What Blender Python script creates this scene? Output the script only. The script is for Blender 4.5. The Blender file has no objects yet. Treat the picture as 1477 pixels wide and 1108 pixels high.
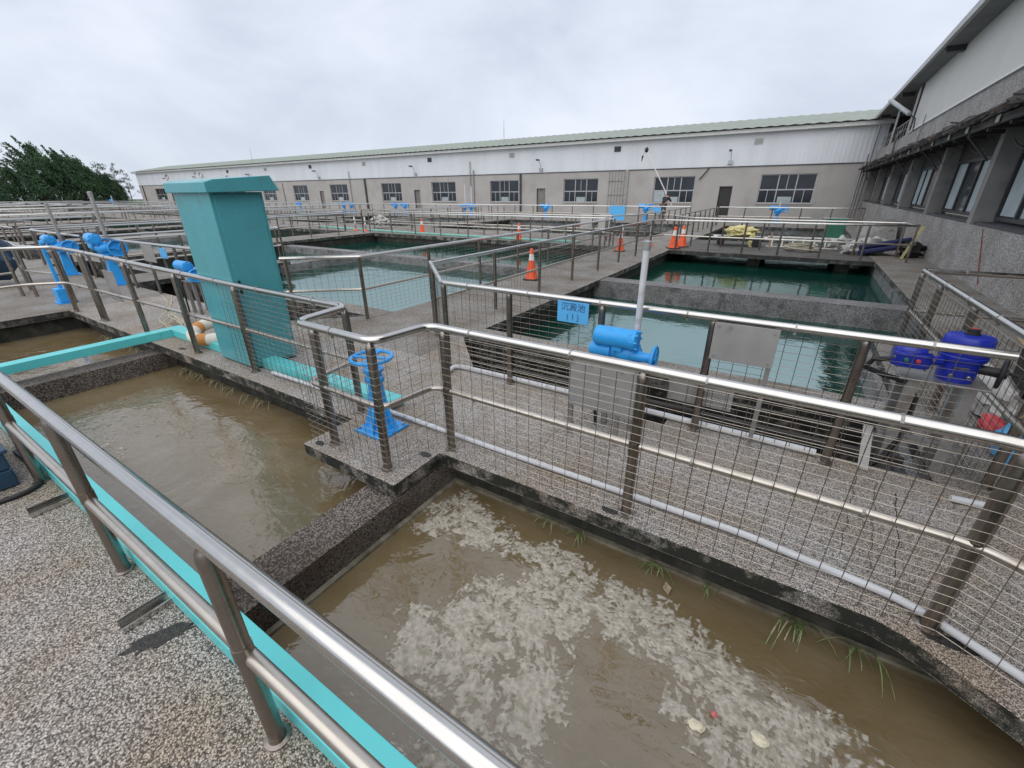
import bpy, bmesh, math, random
from mathutils import Vector, Matrix, noise, Quaternion
random.seed(7)
S = bpy.context.scene
COL = S.collection
PI = math.pi
rad = math.radians

# ------------------------------------------------------------------ materials
def nodes(m):
    m.use_nodes = True
    return m.node_tree.nodes, m.node_tree.links

def pmat(name, col, rough=.6, metal=0., ior=1.5, var=.0, vscale=3., bump=0., bscale=40., spec=None, rvar=0., dirt=None, dscale=2.5, dlo=.55, dhi=.75):
    """principled material with mottled colour, uneven gloss, small bumps and optional dirt blotches"""
    m = bpy.data.materials.new(name); N, L = nodes(m)
    p = N['Principled BSDF']
    p.inputs['Roughness'].default_value = rough
    p.inputs['Metallic'].default_value = metal
    p.inputs['IOR'].default_value = ior
    if spec is not None: p.inputs['Specular IOR Level'].default_value = spec
    tc = N.new('ShaderNodeTexCoord')
    def noi(sc, det=5):
        n = N.new('ShaderNodeTexNoise'); n.inputs['Scale'].default_value = sc; n.inputs['Detail'].default_value = det
        L.new(tc.outputs['Object'], n.inputs['Vector']); return n
    src = None
    if var > 0:
        n = noi(vscale)
        r = N.new('ShaderNodeValToRGB'); r.color_ramp.elements[0].position = .3; r.color_ramp.elements[1].position = .7
        r.color_ramp.elements[0].color = [c * (1 - var) for c in col] + [1]
        r.color_ramp.elements[1].color = [min(1, c * (1 + var)) for c in col] + [1]
        L.new(n.outputs['Fac'], r.inputs['Fac']); src = r.outputs['Color']
    if dirt:
        n = noi(dscale, 8)
        r = N.new('ShaderNodeValToRGB'); r.color_ramp.elements[0].position = dlo; r.color_ramp.elements[1].position = dhi
        L.new(n.outputs['Fac'], r.inputs['Fac'])
        mx = N.new('ShaderNodeMixRGB'); L.new(r.outputs['Color'], mx.inputs['Fac'])
        if src: L.new(src, mx.inputs['Color1'])
        else: mx.inputs['Color1'].default_value = (*col, 1)
        mx.inputs['Color2'].default_value = (*dirt, 1); src = mx.outputs['Color']
    if src: L.new(src, p.inputs['Base Color'])
    else: p.inputs['Base Color'].default_value = (*col, 1)
    if rvar > 0:
        n = noi(vscale * 4)
        mr = N.new('ShaderNodeMapRange'); mr.inputs['To Min'].default_value = max(.02, rough - rvar); mr.inputs['To Max'].default_value = rough + rvar
        mr.inputs['From Min'].default_value = .3; mr.inputs['From Max'].default_value = .7
        L.new(n.outputs['Fac'], mr.inputs['Value']); L.new(mr.outputs['Result'], p.inputs['Roughness'])
    if bump > 0:
        n = noi(bscale)
        b = N.new('ShaderNodeBump'); b.inputs['Strength'].default_value = bump; b.inputs['Distance'].default_value = .02
        L.new(n.outputs['Fac'], b.inputs['Height']); L.new(b.outputs['Normal'], p.inputs['Normal'])
    return m

def aggregate(name, scale, dark, lite, tint, moss=None, bump=.6, contrast=(.25, .75), stain=.5, rough=.75, mt=(.36, .52)):
    """exposed-aggregate concrete: pebble cells with random greys, dark joints, big soft stains, moss on upright faces"""
    m = bpy.data.materials.new(name); N, L = nodes(m); p = N['Principled BSDF']; p.inputs['Roughness'].default_value = rough
    tc = N.new('ShaderNodeTexCoord'); V = tc.outputs['Object']
    dn = N.new('ShaderNodeTexNoise'); dn.inputs['Scale'].default_value = scale * .8; L.new(V, dn.inputs['Vector'])
    mp = N.new('ShaderNodeMixRGB'); mp.inputs['Fac'].default_value = .35 / scale; mp.blend_type = 'ADD'
    L.new(V, mp.inputs['Color1']); L.new(dn.outputs['Color'], mp.inputs['Color2'])
    v = N.new('ShaderNodeTexVoronoi'); v.inputs['Scale'].default_value = scale; L.new(mp.outputs['Color'], v.inputs['Vector'])
    sx = N.new('ShaderNodeSeparateColor'); L.new(v.outputs['Color'], sx.inputs['Color'])
    r = N.new('ShaderNodeValToRGB'); e = r.color_ramp.elements
    e[0].position = contrast[0]; e[0].color = (*dark, 1); e[1].position = contrast[1]; e[1].color = (*lite, 1)
    L.new(sx.outputs['Red'], r.inputs['Fac'])
    # joints
    j = N.new('ShaderNodeValToRGB'); j.color_ramp.elements[0].position = .35; j.color_ramp.elements[1].position = .75
    j.color_ramp.elements[0].color = (1, 1, 1, 1); j.color_ramp.elements[1].color = (.32, .30, .28, 1)
    L.new(v.outputs['Distance'], j.inputs['Fac'])
    mu = N.new('ShaderNodeMixRGB'); mu.blend_type = 'MULTIPLY'; mu.inputs['Fac'].default_value = 1
    L.new(r.outputs['Color'], mu.inputs['Color1']); L.new(j.outputs['Color'], mu.inputs['Color2'])
    # stains
    n = N.new('ShaderNodeTexNoise'); n.inputs['Scale'].default_value = 1.6; n.inputs['Detail'].default_value = 6; L.new(V, n.inputs['Vector'])
    rs = N.new('ShaderNodeValToRGB'); rs.color_ramp.elements[0].position = .38; rs.color_ramp.elements[1].position = .66
    rs.color_ramp.elements[0].color = (1, 1, 1, 1); rs.color_ramp.elements[1].color = (*tint, 1)
    L.new(n.outputs['Fac'], rs.inputs['Fac'])
    m2 = N.new('ShaderNodeMixRGB'); m2.blend_type = 'MULTIPLY'; m2.inputs['Fac'].default_value = stain * 2 if stain < .5 else 1
    L.new(mu.outputs['Color'], m2.inputs['Color1']); L.new(rs.outputs['Color'], m2.inputs['Color2'])
    out = m2.outputs['Color']
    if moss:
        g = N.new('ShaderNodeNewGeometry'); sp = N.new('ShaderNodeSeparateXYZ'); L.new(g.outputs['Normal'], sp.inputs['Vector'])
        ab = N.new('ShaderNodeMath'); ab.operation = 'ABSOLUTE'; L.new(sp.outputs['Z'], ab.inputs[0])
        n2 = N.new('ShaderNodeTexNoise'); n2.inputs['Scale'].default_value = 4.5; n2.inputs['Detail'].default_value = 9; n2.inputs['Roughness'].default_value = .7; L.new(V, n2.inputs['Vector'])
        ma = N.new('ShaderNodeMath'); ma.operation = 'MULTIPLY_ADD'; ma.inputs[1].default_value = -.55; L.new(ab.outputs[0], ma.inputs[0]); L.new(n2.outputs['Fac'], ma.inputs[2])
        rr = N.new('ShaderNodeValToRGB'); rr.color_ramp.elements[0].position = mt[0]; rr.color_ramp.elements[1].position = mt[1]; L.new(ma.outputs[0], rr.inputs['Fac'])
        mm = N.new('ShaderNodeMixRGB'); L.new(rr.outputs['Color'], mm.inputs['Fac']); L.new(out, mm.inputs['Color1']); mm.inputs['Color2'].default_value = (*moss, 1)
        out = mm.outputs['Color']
    L.new(out, p.inputs['Base Color'])
    b = N.new('ShaderNodeBump'); b.inputs['Strength'].default_value = bump; b.inputs['Distance'].default_value = .35 / scale; b.invert = True
    L.new(v.outputs['Distance'], b.inputs['Height']); L.new(b.outputs['Normal'], p.inputs['Normal'])
    return m

def water(name, col, ior, waves, rough=.03, col2=None, sc2=1.2, tint=None):
    m = bpy.data.materials.new(name); N, L = nodes(m); p = N['Principled BSDF']
    p.inputs['Base Color'].default_value = (*col, 1); p.inputs['Roughness'].default_value = rough; p.inputs['IOR'].default_value = ior
    tc = N.new('ShaderNodeTexCoord')
    if col2:
        n = N.new('ShaderNodeTexNoise'); n.inputs['Scale'].default_value = sc2; n.inputs['Detail'].default_value = 6; n.inputs['Distortion'].default_value = 1.5
        L.new(tc.outputs['Object'], n.inputs['Vector'])
        r = N.new('ShaderNodeValToRGB'); r.color_ramp.elements[0].position = .35; r.color_ramp.elements[1].position = .7
        r.color_ramp.elements[0].color = (*col, 1); r.color_ramp.elements[1].color = (*col2, 1)
        L.new(n.outputs['Fac'], r.inputs['Fac']); L.new(r.outputs['Color'], p.inputs['Base Color'])
    prev = None
    for sc, st, stretch in waves:
        mp = N.new('ShaderNodeMapping'); mp.inputs['Scale'].default_value = stretch; L.new(tc.outputs['Object'], mp.inputs['Vector'])
        n = N.new('ShaderNodeTexNoise'); n.inputs['Scale'].default_value = sc; n.inputs['Detail'].default_value = 3; n.inputs['Distortion'].default_value = .8
        L.new(mp.outputs['Vector'], n.inputs['Vector'])
        b = N.new('ShaderNodeBump'); b.inputs['Strength'].default_value = 1; b.inputs['Distance'].default_value = st
        L.new(n.outputs['Fac'], b.inputs['Height'])
        if prev: L.new(prev.outputs['Normal'], b.inputs['Normal'])
        prev = b
    if prev: L.new(prev.outputs['Normal'], p.inputs['Normal'])
    if tint: p.inputs['Specular Tint'].default_value = (*tint, 1)
    return m

M = {}
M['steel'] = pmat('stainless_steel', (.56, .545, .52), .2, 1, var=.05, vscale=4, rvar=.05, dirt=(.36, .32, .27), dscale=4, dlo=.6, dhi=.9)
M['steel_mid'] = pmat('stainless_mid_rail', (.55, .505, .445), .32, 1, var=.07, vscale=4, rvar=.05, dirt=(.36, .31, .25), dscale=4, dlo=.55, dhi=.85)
M['steel_post'] = pmat('stainless_post', (.30, .265, .235), .3, 1, var=.14, vscale=5, rvar=.06, dirt=(.15, .12, .10), dscale=5, dlo=.5, dhi=.85)  # base colour darkened to stand in for the ground reflected in the posts
M['wire'] = pmat('mesh_wire', (.33, .30, .265), .33, 1, var=.15, vscale=10, dirt=(.26, .20, .14), dscale=8, dlo=.55, dhi=.8)
M['teal'] = pmat('teal_paint', (.11, .56, .57), .34, var=.06, vscale=2, rvar=.06, dirt=(.2, .33, .31), dscale=9, dlo=.66, dhi=.8)
M['teal_cab'] = pmat('teal_cabinet_paint', (.082, .335, .375), .26, var=.07, vscale=1.6, rvar=.08, bump=.12, bscale=3.5, dirt=(.10, .26, .27), dscale=5, dlo=.6, dhi=.8)
M['blue'] = pmat('blue_paint', (.03, .34, .78), .36, var=.08, vscale=8, rvar=.08, bump=.06, bscale=30, dirt=(.02, .16, .42), dscale=10, dlo=.62, dhi=.8)
M['navy'] = pmat('dark_blue_enamel', (.012, .028, .36), .3, var=.08, vscale=8, bump=.05, bscale=60)
M['deepblue'] = pmat('faded_navy_box', (.02, .055, .10), .4, var=.2, vscale=6)
M['black'] = pmat('black_rubber', (.012, .012, .013), .5, var=.2, vscale=9)
M['orange'] = pmat('orange_cone', (.80, .095, .02), .45, var=.12, vscale=8, dirt=(.35, .08, .04), dscale=12, dlo=.62, dhi=.8)
M['white'] = pmat('white_band', (.72, .72, .70), .5, var=.08, vscale=6, dirt=(.4, .38, .34), dscale=9, dlo=.6, dhi=.85)
M['pvc'] = pmat('grey_white_pvc', (.58, .59, .61), .35, var=.08, vscale=6, dirt=(.3, .28, .25), dscale=8, dlo=.6, dhi=.85)
M['plate'] = pmat('dull_aluminium', (.33, .32, .31), .5, .25, var=.1, vscale=6, dirt=(.2, .19, .18), dscale=14, dlo=.6, dhi=.8)
M['signblue'] = pmat('sign_blue', (.10, .42, .78), .4, var=.05, vscale=4)
M['ink'] = pmat('dark_ink', (.02, .04, .10), .6)
M['galv'] = pmat('galvanised', (.36, .35, .34), .42, .7, var=.15, vscale=7, dirt=(.2, .16, .12), dscale=8)
M['agg'] = aggregate('exposed_aggregate', 165, (.10, .09, .082), (.66, .615, .575), (.86, .77, .64), bump=.8, contrast=(.12, .85))
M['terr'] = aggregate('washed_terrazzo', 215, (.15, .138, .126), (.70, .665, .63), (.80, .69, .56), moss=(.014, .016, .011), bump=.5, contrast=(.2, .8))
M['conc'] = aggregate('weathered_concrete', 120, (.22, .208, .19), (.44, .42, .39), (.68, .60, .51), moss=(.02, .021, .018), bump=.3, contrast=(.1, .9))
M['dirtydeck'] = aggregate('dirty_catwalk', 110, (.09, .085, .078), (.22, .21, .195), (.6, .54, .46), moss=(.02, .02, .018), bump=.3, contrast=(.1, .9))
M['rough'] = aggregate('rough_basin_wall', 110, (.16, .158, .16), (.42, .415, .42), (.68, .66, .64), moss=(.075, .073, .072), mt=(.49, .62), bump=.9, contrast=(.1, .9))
M['moss'] = pmat('mossy_concrete', (.028, .028, .022), .85, var=.5, vscale=5, bump=.6, bscale=30, dirt=(.07, .065, .05), dscale=6, dlo=.5, dhi=.75)
M['ledge'] = pmat('silted_ledge', (.22, .20, .15), .7, var=.35, vscale=8, bump=.5, bscale=40, dirt=(.07, .06, .04), dscale=7, dlo=.45, dhi=.7)
M['crack'] = aggregate('cracked_scale', 95, (.05, .04, .034), (.33, .285, .25), (.5, .43, .38), bump=1.0, contrast=(.05, .95))
M['brown'] = water('muddy_water', (.150, .110, .052), 2.0, [(2.0, .022, (1, 1, 1)), (9, .0045, (1, 1.6, 1))], .03, (.20, .155, .092))
M['green'] = water('clear_green_water', (.005, .036, .026), 4.4, [(1.1, .010, (1, 1, 1)), (5, .0022, (1, 2, 1))], .02, (.006, .044, .033), tint=(.80, 1, .97))
M['dark'] = water('still_dark_water', (.008, .010, .009), 1.5, [(3, .01, (1, 1, 1))], .05)
M['foam'] = pmat('floating_scum', (.44, .40, .335), .6, var=.22, vscale=45, bump=.5, bscale=70, dirt=(.30, .27, .205), dscale=20, dlo=.48, dhi=.64)
def thin_film(m):        # where the froth is thin the muddy water shows through it
    N, L = nodes(m); a = N.new('ShaderNodeAttribute'); a.attribute_name = 'froth'
    n = N.new('ShaderNodeTexNoise'); n.inputs['Scale'].default_value = 55; tc = N.new('ShaderNodeTexCoord'); L.new(tc.outputs['Object'], n.inputs['Vector'])
    ma = N.new('ShaderNodeMath'); ma.operation = 'MULTIPLY_ADD'; ma.inputs[1].default_value = .9; L.new(n.outputs['Fac'], ma.inputs[0]); L.new(a.outputs['Fac'], ma.inputs[2])
    r = N.new('ShaderNodeMapRange'); r.inputs['From Min'].default_value = .55; r.inputs['From Max'].default_value = 1.15; r.inputs['To Max'].default_value = .97
    L.new(ma.outputs[0], r.inputs['Value']); L.new(r.outputs['Result'], N['Principled BSDF'].inputs['Alpha'])
thin_film(M['foam'])
M['shell'] = pmat('pale_shell', (.68, .62, .46), .5, var=.1, vscale=20)
M['pink'] = pmat('pink_scrap', (.62, .18, .17), .6, var=.2, vscale=30)
M['leafdry'] = pmat('dry_leaf', (.33, .26, .17), .7, var=.3, vscale=40)
M['drygrass'] = pmat('bleached_grass', (.27, .26, .15), .6, var=.35, vscale=9)
M['grass'] = pmat('grass_blade', (.13, .19, .06), .5, var=.5, vscale=14, dirt=(.30, .27, .14), dscale=11, dlo=.5, dhi=.65)
M['oil'] = aggregate('oil_stain', 165, (.018, .016, .014), (.075, .068, .062), (.7, .65, .6), bump=.9, contrast=(.1, .9), rough=.5)
M['stucco'] = pmat('grey_stucco', (.40, .38, .36), .85, var=.07, vscale=.5, bump=.2, bscale=25, dirt=(.32, .30, .28), dscale=.7, dlo=.5, dhi=.8)
M['trim'] = pmat('dark_trim', (.05, .05, .055), .5, var=.2)
M['alu'] = pmat('aluminium_frame', (.45, .455, .46), .4, .4, var=.06)
M['glass'] = pmat('window_glass', (.022, .028, .036), .08, var=.35, vscale=1.1)
M['curtain'] = pmat('pale_blind', (.36, .42, .43), .6, var=.15, vscale=2)
M['door'] = pmat('old_door', (.028, .026, .025), .55, var=.25, vscale=3)
M['doorgrey'] = pmat('grey_door', (.19, .175, .16), .55, var=.2, vscale=3)
M['pebble'] = aggregate('pebbledash', 48, (.36, .35, .34), (.62, .61, .60), (.76, .73, .69), bump=.6, contrast=(.1, .9))
M['pierc'] = pmat('smooth_grey_concrete', (.23, .22, .21), .8, var=.2, vscale=1.5, bump=.2, bscale=30, dirt=(.12, .115, .11), dscale=2.2, dlo=.5, dhi=.8)
M['soffit'] = pmat('grey_soffit', (.17, .17, .175), .7, var=.15, vscale=1)
M['cladR'] = pmat('cream_cladding', (.58, .57, .54), .6, var=.05, vscale=.8)
M['wood'] = pmat('dark_timber', (.035, .03, .027), .7, var=.4, vscale=6, bump=.3, bscale=30)
M['tile'] = pmat('broken_roof_tile', (.045, .038, .034), .8, var=.5, vscale=4, bump=.4, bscale=20, dirt=(.27, .14, .08), dscale=2.2, dlo=.62, dhi=.72)
M['tarp'] = pmat('yellow_tarp', (.62, .55, .25), .6, var=.25, vscale=5)
M['greenbox'] = pmat('green_plastic', (.03, .16, .10), .5, var=.2, vscale=4)
M['bag'] = pmat('white_sack', (.45, .44, .42), .6, var=.18, vscale=6, bump=.3, bscale=15)
M['redbag'] = pmat('red_sack', (.55, .05, .06), .55, var=.15, vscale=6)
M['foamblue'] = pmat('blue_foam_tube', (.03, .037, .11), .6, var=.2, vscale=5)
M['ply'] = pmat('plywood', (.36, .27, .17), .65, var=.15, vscale=4, bump=.1)
M['rope'] = pmat('pale_rope', (.46, .42, .32), .8, var=.2, vscale=30)
M['hose'] = pmat('mint_hose', (.20, .46, .39), .5, var=.1, vscale=4)
M['buoy'] = pmat('lifebuoy_white', (.72, .68, .58), .55, var=.12, vscale=5, dirt=(.45, .38, .28), dscale=8)
M['buoyo'] = pmat('lifebuoy_orange', (.62, .26, .06), .55, var=.15, vscale=6)
M['skin'] = pmat('skin', (.42, .24, .16), .6, var=.08)
M['shirt'] = pmat('dark_shirt', (.012, .014, .022), .8, var=.3, vscale=9)
M['trousers'] = pmat('brown_trousers', (.10, .055, .05), .8, var=.2, vscale=9)
M['hair'] = pmat('black_hair', (.01, .009, .008), .6)
M['bark'] = pmat('bark', (.06, .045, .035), .9, var=.3, vscale=8)
M['tree1'] = pmat('dark_conifer', (.042, .088, .036), .7, var=.5, vscale=.35)
M['tree2'] = pmat('dark_conifer_b', (.052, .108, .042), .7, var=.5, vscale=.4)
M['tree3'] = pmat('feathery_tree', (.09, .13, .075), .7, var=.5, vscale=.5)
M['bush'] = pmat('light_bush', (.17, .30, .06), .7, var=.45, vscale=.6)
M['soil'] = pmat('bare_ground', (.10, .10, .065), .95, var=.35, vscale=.2, bump=.4, bscale=2)
M['red'] = pmat('red_cord', (.22, .05, .035), .7)
M['lamp'] = pmat('lamp_housing', (.42, .43, .44), .45, .3, var=.1)

def corrugated(name, col, axis, scale, dirt):
    m = bpy.data.materials.new(name); N, L = nodes(m); p = N['Principled BSDF']; p.inputs['Roughness'].default_value = .5
    tc = N.new('ShaderNodeTexCoord'); w = N.new('ShaderNodeTexWave'); w.bands_direction = axis; w.inputs['Scale'].default_value = scale; w.inputs['Distortion'].default_value = 0
    L.new(tc.outputs['Object'], w.inputs['Vector'])
    n = N.new('ShaderNodeTexNoise'); n.inputs['Scale'].default_value = .6; n.inputs['Detail'].default_value = 7
    mp = N.new('ShaderNodeMapping'); mp.inputs['Scale'].default_value = (1.5, 1.5, .25); L.new(tc.outputs['Object'], mp.inputs['Vector']); L.new(mp.outputs['Vector'], n.inputs['Vector'])
    r = N.new('ShaderNodeValToRGB'); r.color_ramp.elements[0].position = .4; r.color_ramp.elements[1].position = .75
    r.color_ramp.elements[0].color = (*col, 1); r.color_ramp.elements[1].color = (*dirt, 1)
    L.new(n.outputs['Fac'], r.inputs['Fac']); L.new(r.outputs['Color'], p.inputs['Base Color'])
    b = N.new('ShaderNodeBump'); b.inputs['Strength'].default_value = .35; b.inputs['Distance'].default_value = .03
    L.new(w.outputs['Fac'], b.inputs['Height']); L.new(b.outputs['Normal'], p.inputs['Normal'])
    return m
M['clad'] = corrugated('ribbed_white_cladding', (.70, .725, .755), 'X', 1.2, (.62, .64, .665))
M['roofgreen'] = corrugated('ribbed_green_roof', (.25, .285, .225), 'X', 1.0, (.20, .225, .19))

# ------------------------------------------------------------------ mesh builder
class MB:
    def __init__(s): s.v = []; s.f = []; s.mi = []; s.cur = 0
    def add(s, vs, fs):
        o = len(s.v); s.v += [tuple(v) for v in vs]
        for f in fs: s.f.append([o + i for i in f]); s.mi.append(s.cur)
        return s
    def box(s, x0, x1, y0, y1, z0, z1, T=None):
        vs = [Vector((x, y, z)) for z in (z0, z1) for x, y in ((x0, y0), (x1, y0), (x1, y1), (x0, y1))]
        if T: vs = [T @ v for v in vs]
        return s.add(vs, [(3, 2, 1, 0), (4, 5, 6, 7), (0, 1, 5, 4), (1, 2, 6, 5), (2, 3, 7, 6), (3, 0, 4, 7)])
    def prism(s, poly, z0, z1):
        n = len(poly)
        a = sum(poly[i][0] * poly[(i + 1) % n][1] - poly[(i + 1) % n][0] * poly[i][1] for i in range(n))
        if a < 0: poly = poly[::-1]
        vs = [(x, y, z0) for x, y in poly] + [(x, y, z1) for x, y in poly]
        fs = [tuple(range(n))[::-1], tuple(range(n, 2 * n))] + [(i, (i + 1) % n, n + (i + 1) % n, n + i) for i in range(n)]
        return s.add(vs, fs)
    def tube(s, path, r, n=8, cap=True, rr=None):
        P = [Vector(p) for p in path]; k = len(P)
        T = []
        for i in range(k):
            if i == 0: t = P[1] - P[0]
            elif i == k - 1: t = P[-1] - P[-2]
            else: t = (P[i] - P[i - 1]).normalized() + (P[i + 1] - P[i]).normalized()
            T.append(t.normalized())
        u = T[0].cross(Vector((0, 0, 1)))
        if u.length < .05: u = Vector((1, 0, 0))
        u.normalize(); vs = []
        for i in range(k):
            t = T[i]; u = u - t * u.dot(t)
            u.normalize(); w = t.cross(u)
            m = 1.
            if 0 < i < k - 1:
                c = max(.35, (P[i + 1] - P[i]).normalized().dot(t)); m = 1 / c if c < .98 else 1
            ri = rr[i] if rr else r
            for j in range(n):
                a = 2 * PI * j / n; vs.append(P[i] + (u * math.cos(a) + w * math.sin(a)) * ri)
        fs = [(i * n + j, i * n + (j + 1) % n, (i + 1) * n + (j + 1) % n, (i + 1) * n + j) for i in range(k - 1) for j in range(n)]
        fs = [f[::-1] for f in fs]
        if cap: fs += [tuple(range(n)), tuple(range((k - 1) * n, k * n))[::-1]]
        return s.add(vs, fs)
    def rod(s, a, b, r, r2=None, n=10): return s.tube([a, b], r, n, True, [r, r if r2 is None else r2])
    def lathe(s, prof, org=(0, 0, 0), axis=(0, 0, 1), n=20, a0=0, a1=2 * PI):
        q = Vector((0, 0, 1)).rotation_difference(Vector(axis).normalized()); o = Vector(org); vs = []
        k = len(prof)
        for j in range(n):
            a = 2 * PI * j / n
            for r, z in prof: vs.append(o + q @ Vector((r * math.cos(a), r * math.sin(a), z)))
        fs = [(j * k + i, ((j + 1) % n) * k + i, ((j + 1) % n) * k + i + 1, j * k + i + 1) for j in range(n) for i in range(k - 1)]
        s.add(vs, fs)
        if prof[0][0] > 1e-4: s.add([vs[j * k] for j in range(n)], [tuple(range(n))[::-1]])
        if prof[-1][0] > 1e-4: s.add([vs[j * k + k - 1] for j in range(n)], [tuple(range(n))])
        return s
    def torus(s, org, axis, R, r, n=28, k=8):
        q = Vector((0, 0, 1)).rotation_difference(Vector(axis).normalized()); o = Vector(org); vs = []
        for j in range(n):
            a = 2 * PI * j / n
            for i in range(k):
                b = 2 * PI * i / k; vs.append(o + q @ Vector(((R + r * math.cos(b)) * math.cos(a), (R + r * math.cos(b)) * math.sin(a), r * math.sin(b))))
        return s.add(vs, [(j * k + i, ((j + 1) % n) * k + i, ((j + 1) % n) * k + (i + 1) % k, j * k + (i + 1) % k) for j in range(n) for i in range(k)])
    def blob(s, c, rx, ry, rz, seed=0, amp=.15, nu=14, nv=9, fr=2.):
        vs = []; c = Vector(c)
        for i in range(nv + 1):
            th = PI * i / nv
            for j in range(nu):
                ph = 2 * PI * j / nu
                d = Vector((math.sin(th) * math.cos(ph), math.sin(th) * math.sin(ph), math.cos(th)))
                k = 1 + amp * noise.noise(d * fr + Vector((seed * 3.1, seed, 0)))
                vs.append(c + Vector((d.x * rx, d.y * ry, d.z * rz)) * k)
        return s.add(vs, [(i * nu + j, (i + 1) * nu + j, (i + 1) * nu + (j + 1) % nu, i * nu + (j + 1) % nu) for i in range(nv) for j in range(nu)])
    def build(s, name, mat, parent=None, smooth=False, bevel=0, loc=None):
        me = bpy.data.meshes.new(name); me.from_pydata(s.v, [], s.f)
        mats = mat if isinstance(mat, list) else [mat]
        for m in mats: me.materials.append(M[m] if isinstance(m, str) else m)
        if len(mats) > 1: me.polygons.foreach_set('material_index', s.mi)
        bm = bmesh.new(); bm.from_mesh(me)
        bmesh.ops.recalc_face_normals(bm, faces=bm.faces)
        bm.to_mesh(me); bm.free()
        if smooth:
            me.polygons.foreach_set('use_smooth', [True] * len(me.polygons))
            try: me.set_sharp_from_angle(angle=rad(40))
            except Exception: pass
        me.update()
        o = bpy.data.objects.new(name, me); COL.objects.link(o)
        if parent: o.parent = parent
        if loc: o.location = loc
        if bevel:
            b = o.modifiers.new('edge', 'BEVEL'); b.width = bevel; b.segments = 2; b.limit_method = 'ANGLE'
        return o

def tag(o, label, cat, group=None, kind=None):
    o['label'] = label; o['category'] = cat
    if group: o['group'] = group
    if kind: o['kind'] = kind
    return o
def thing(name, label, cat, loc=(0, 0, 0), rz=0, group=None):
    o = bpy.data.objects.new(name, None); COL.objects.link(o); o.location = loc; o.rotation_euler = (0, 0, rz); o.empty_display_size = .2
    return tag(o, label, cat, group)
def struct(o): o['kind'] = 'structure'; return o
def stuff(o, label, cat): return tag(o, label, cat, kind='stuff')
def dup(root, loc, rz=None, label=None):
    r = root.copy(); COL.objects.link(r); r.location = loc
    if rz is not None: r.rotation_euler = (0, 0, rz)
    if label: r['label'] = label
    def rec(src, dst):
        for ch in list(src.children):
            c = ch.copy(); COL.objects.link(c); c.parent = dst
            rec(ch, c)
    rec(root, r)
    return r

def fillet(P, r=.08, seg=5):
    P = [Vector(p) for p in P]; out = [P[0]]
    for i in range(1, len(P) - 1):
        a, b, c = P[i - 1], P[i], P[i + 1]
        d1 = (a - b); d2 = (c - b); l = min(r, d1.length * .45, d2.length * .45)
        p, q = b + d1.normalized() * l, b + d2.normalized() * l
        if d1.normalized().dot(d2.normalized()) < -.995: out.append(b); continue
        for k in range(seg + 1):
            t = k / seg; out.append((p * (1 - t) + b * t) * (1 - t) + (b * (1 - t) + q * t) * t)
    out.append(P[-1]); return out

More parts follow.
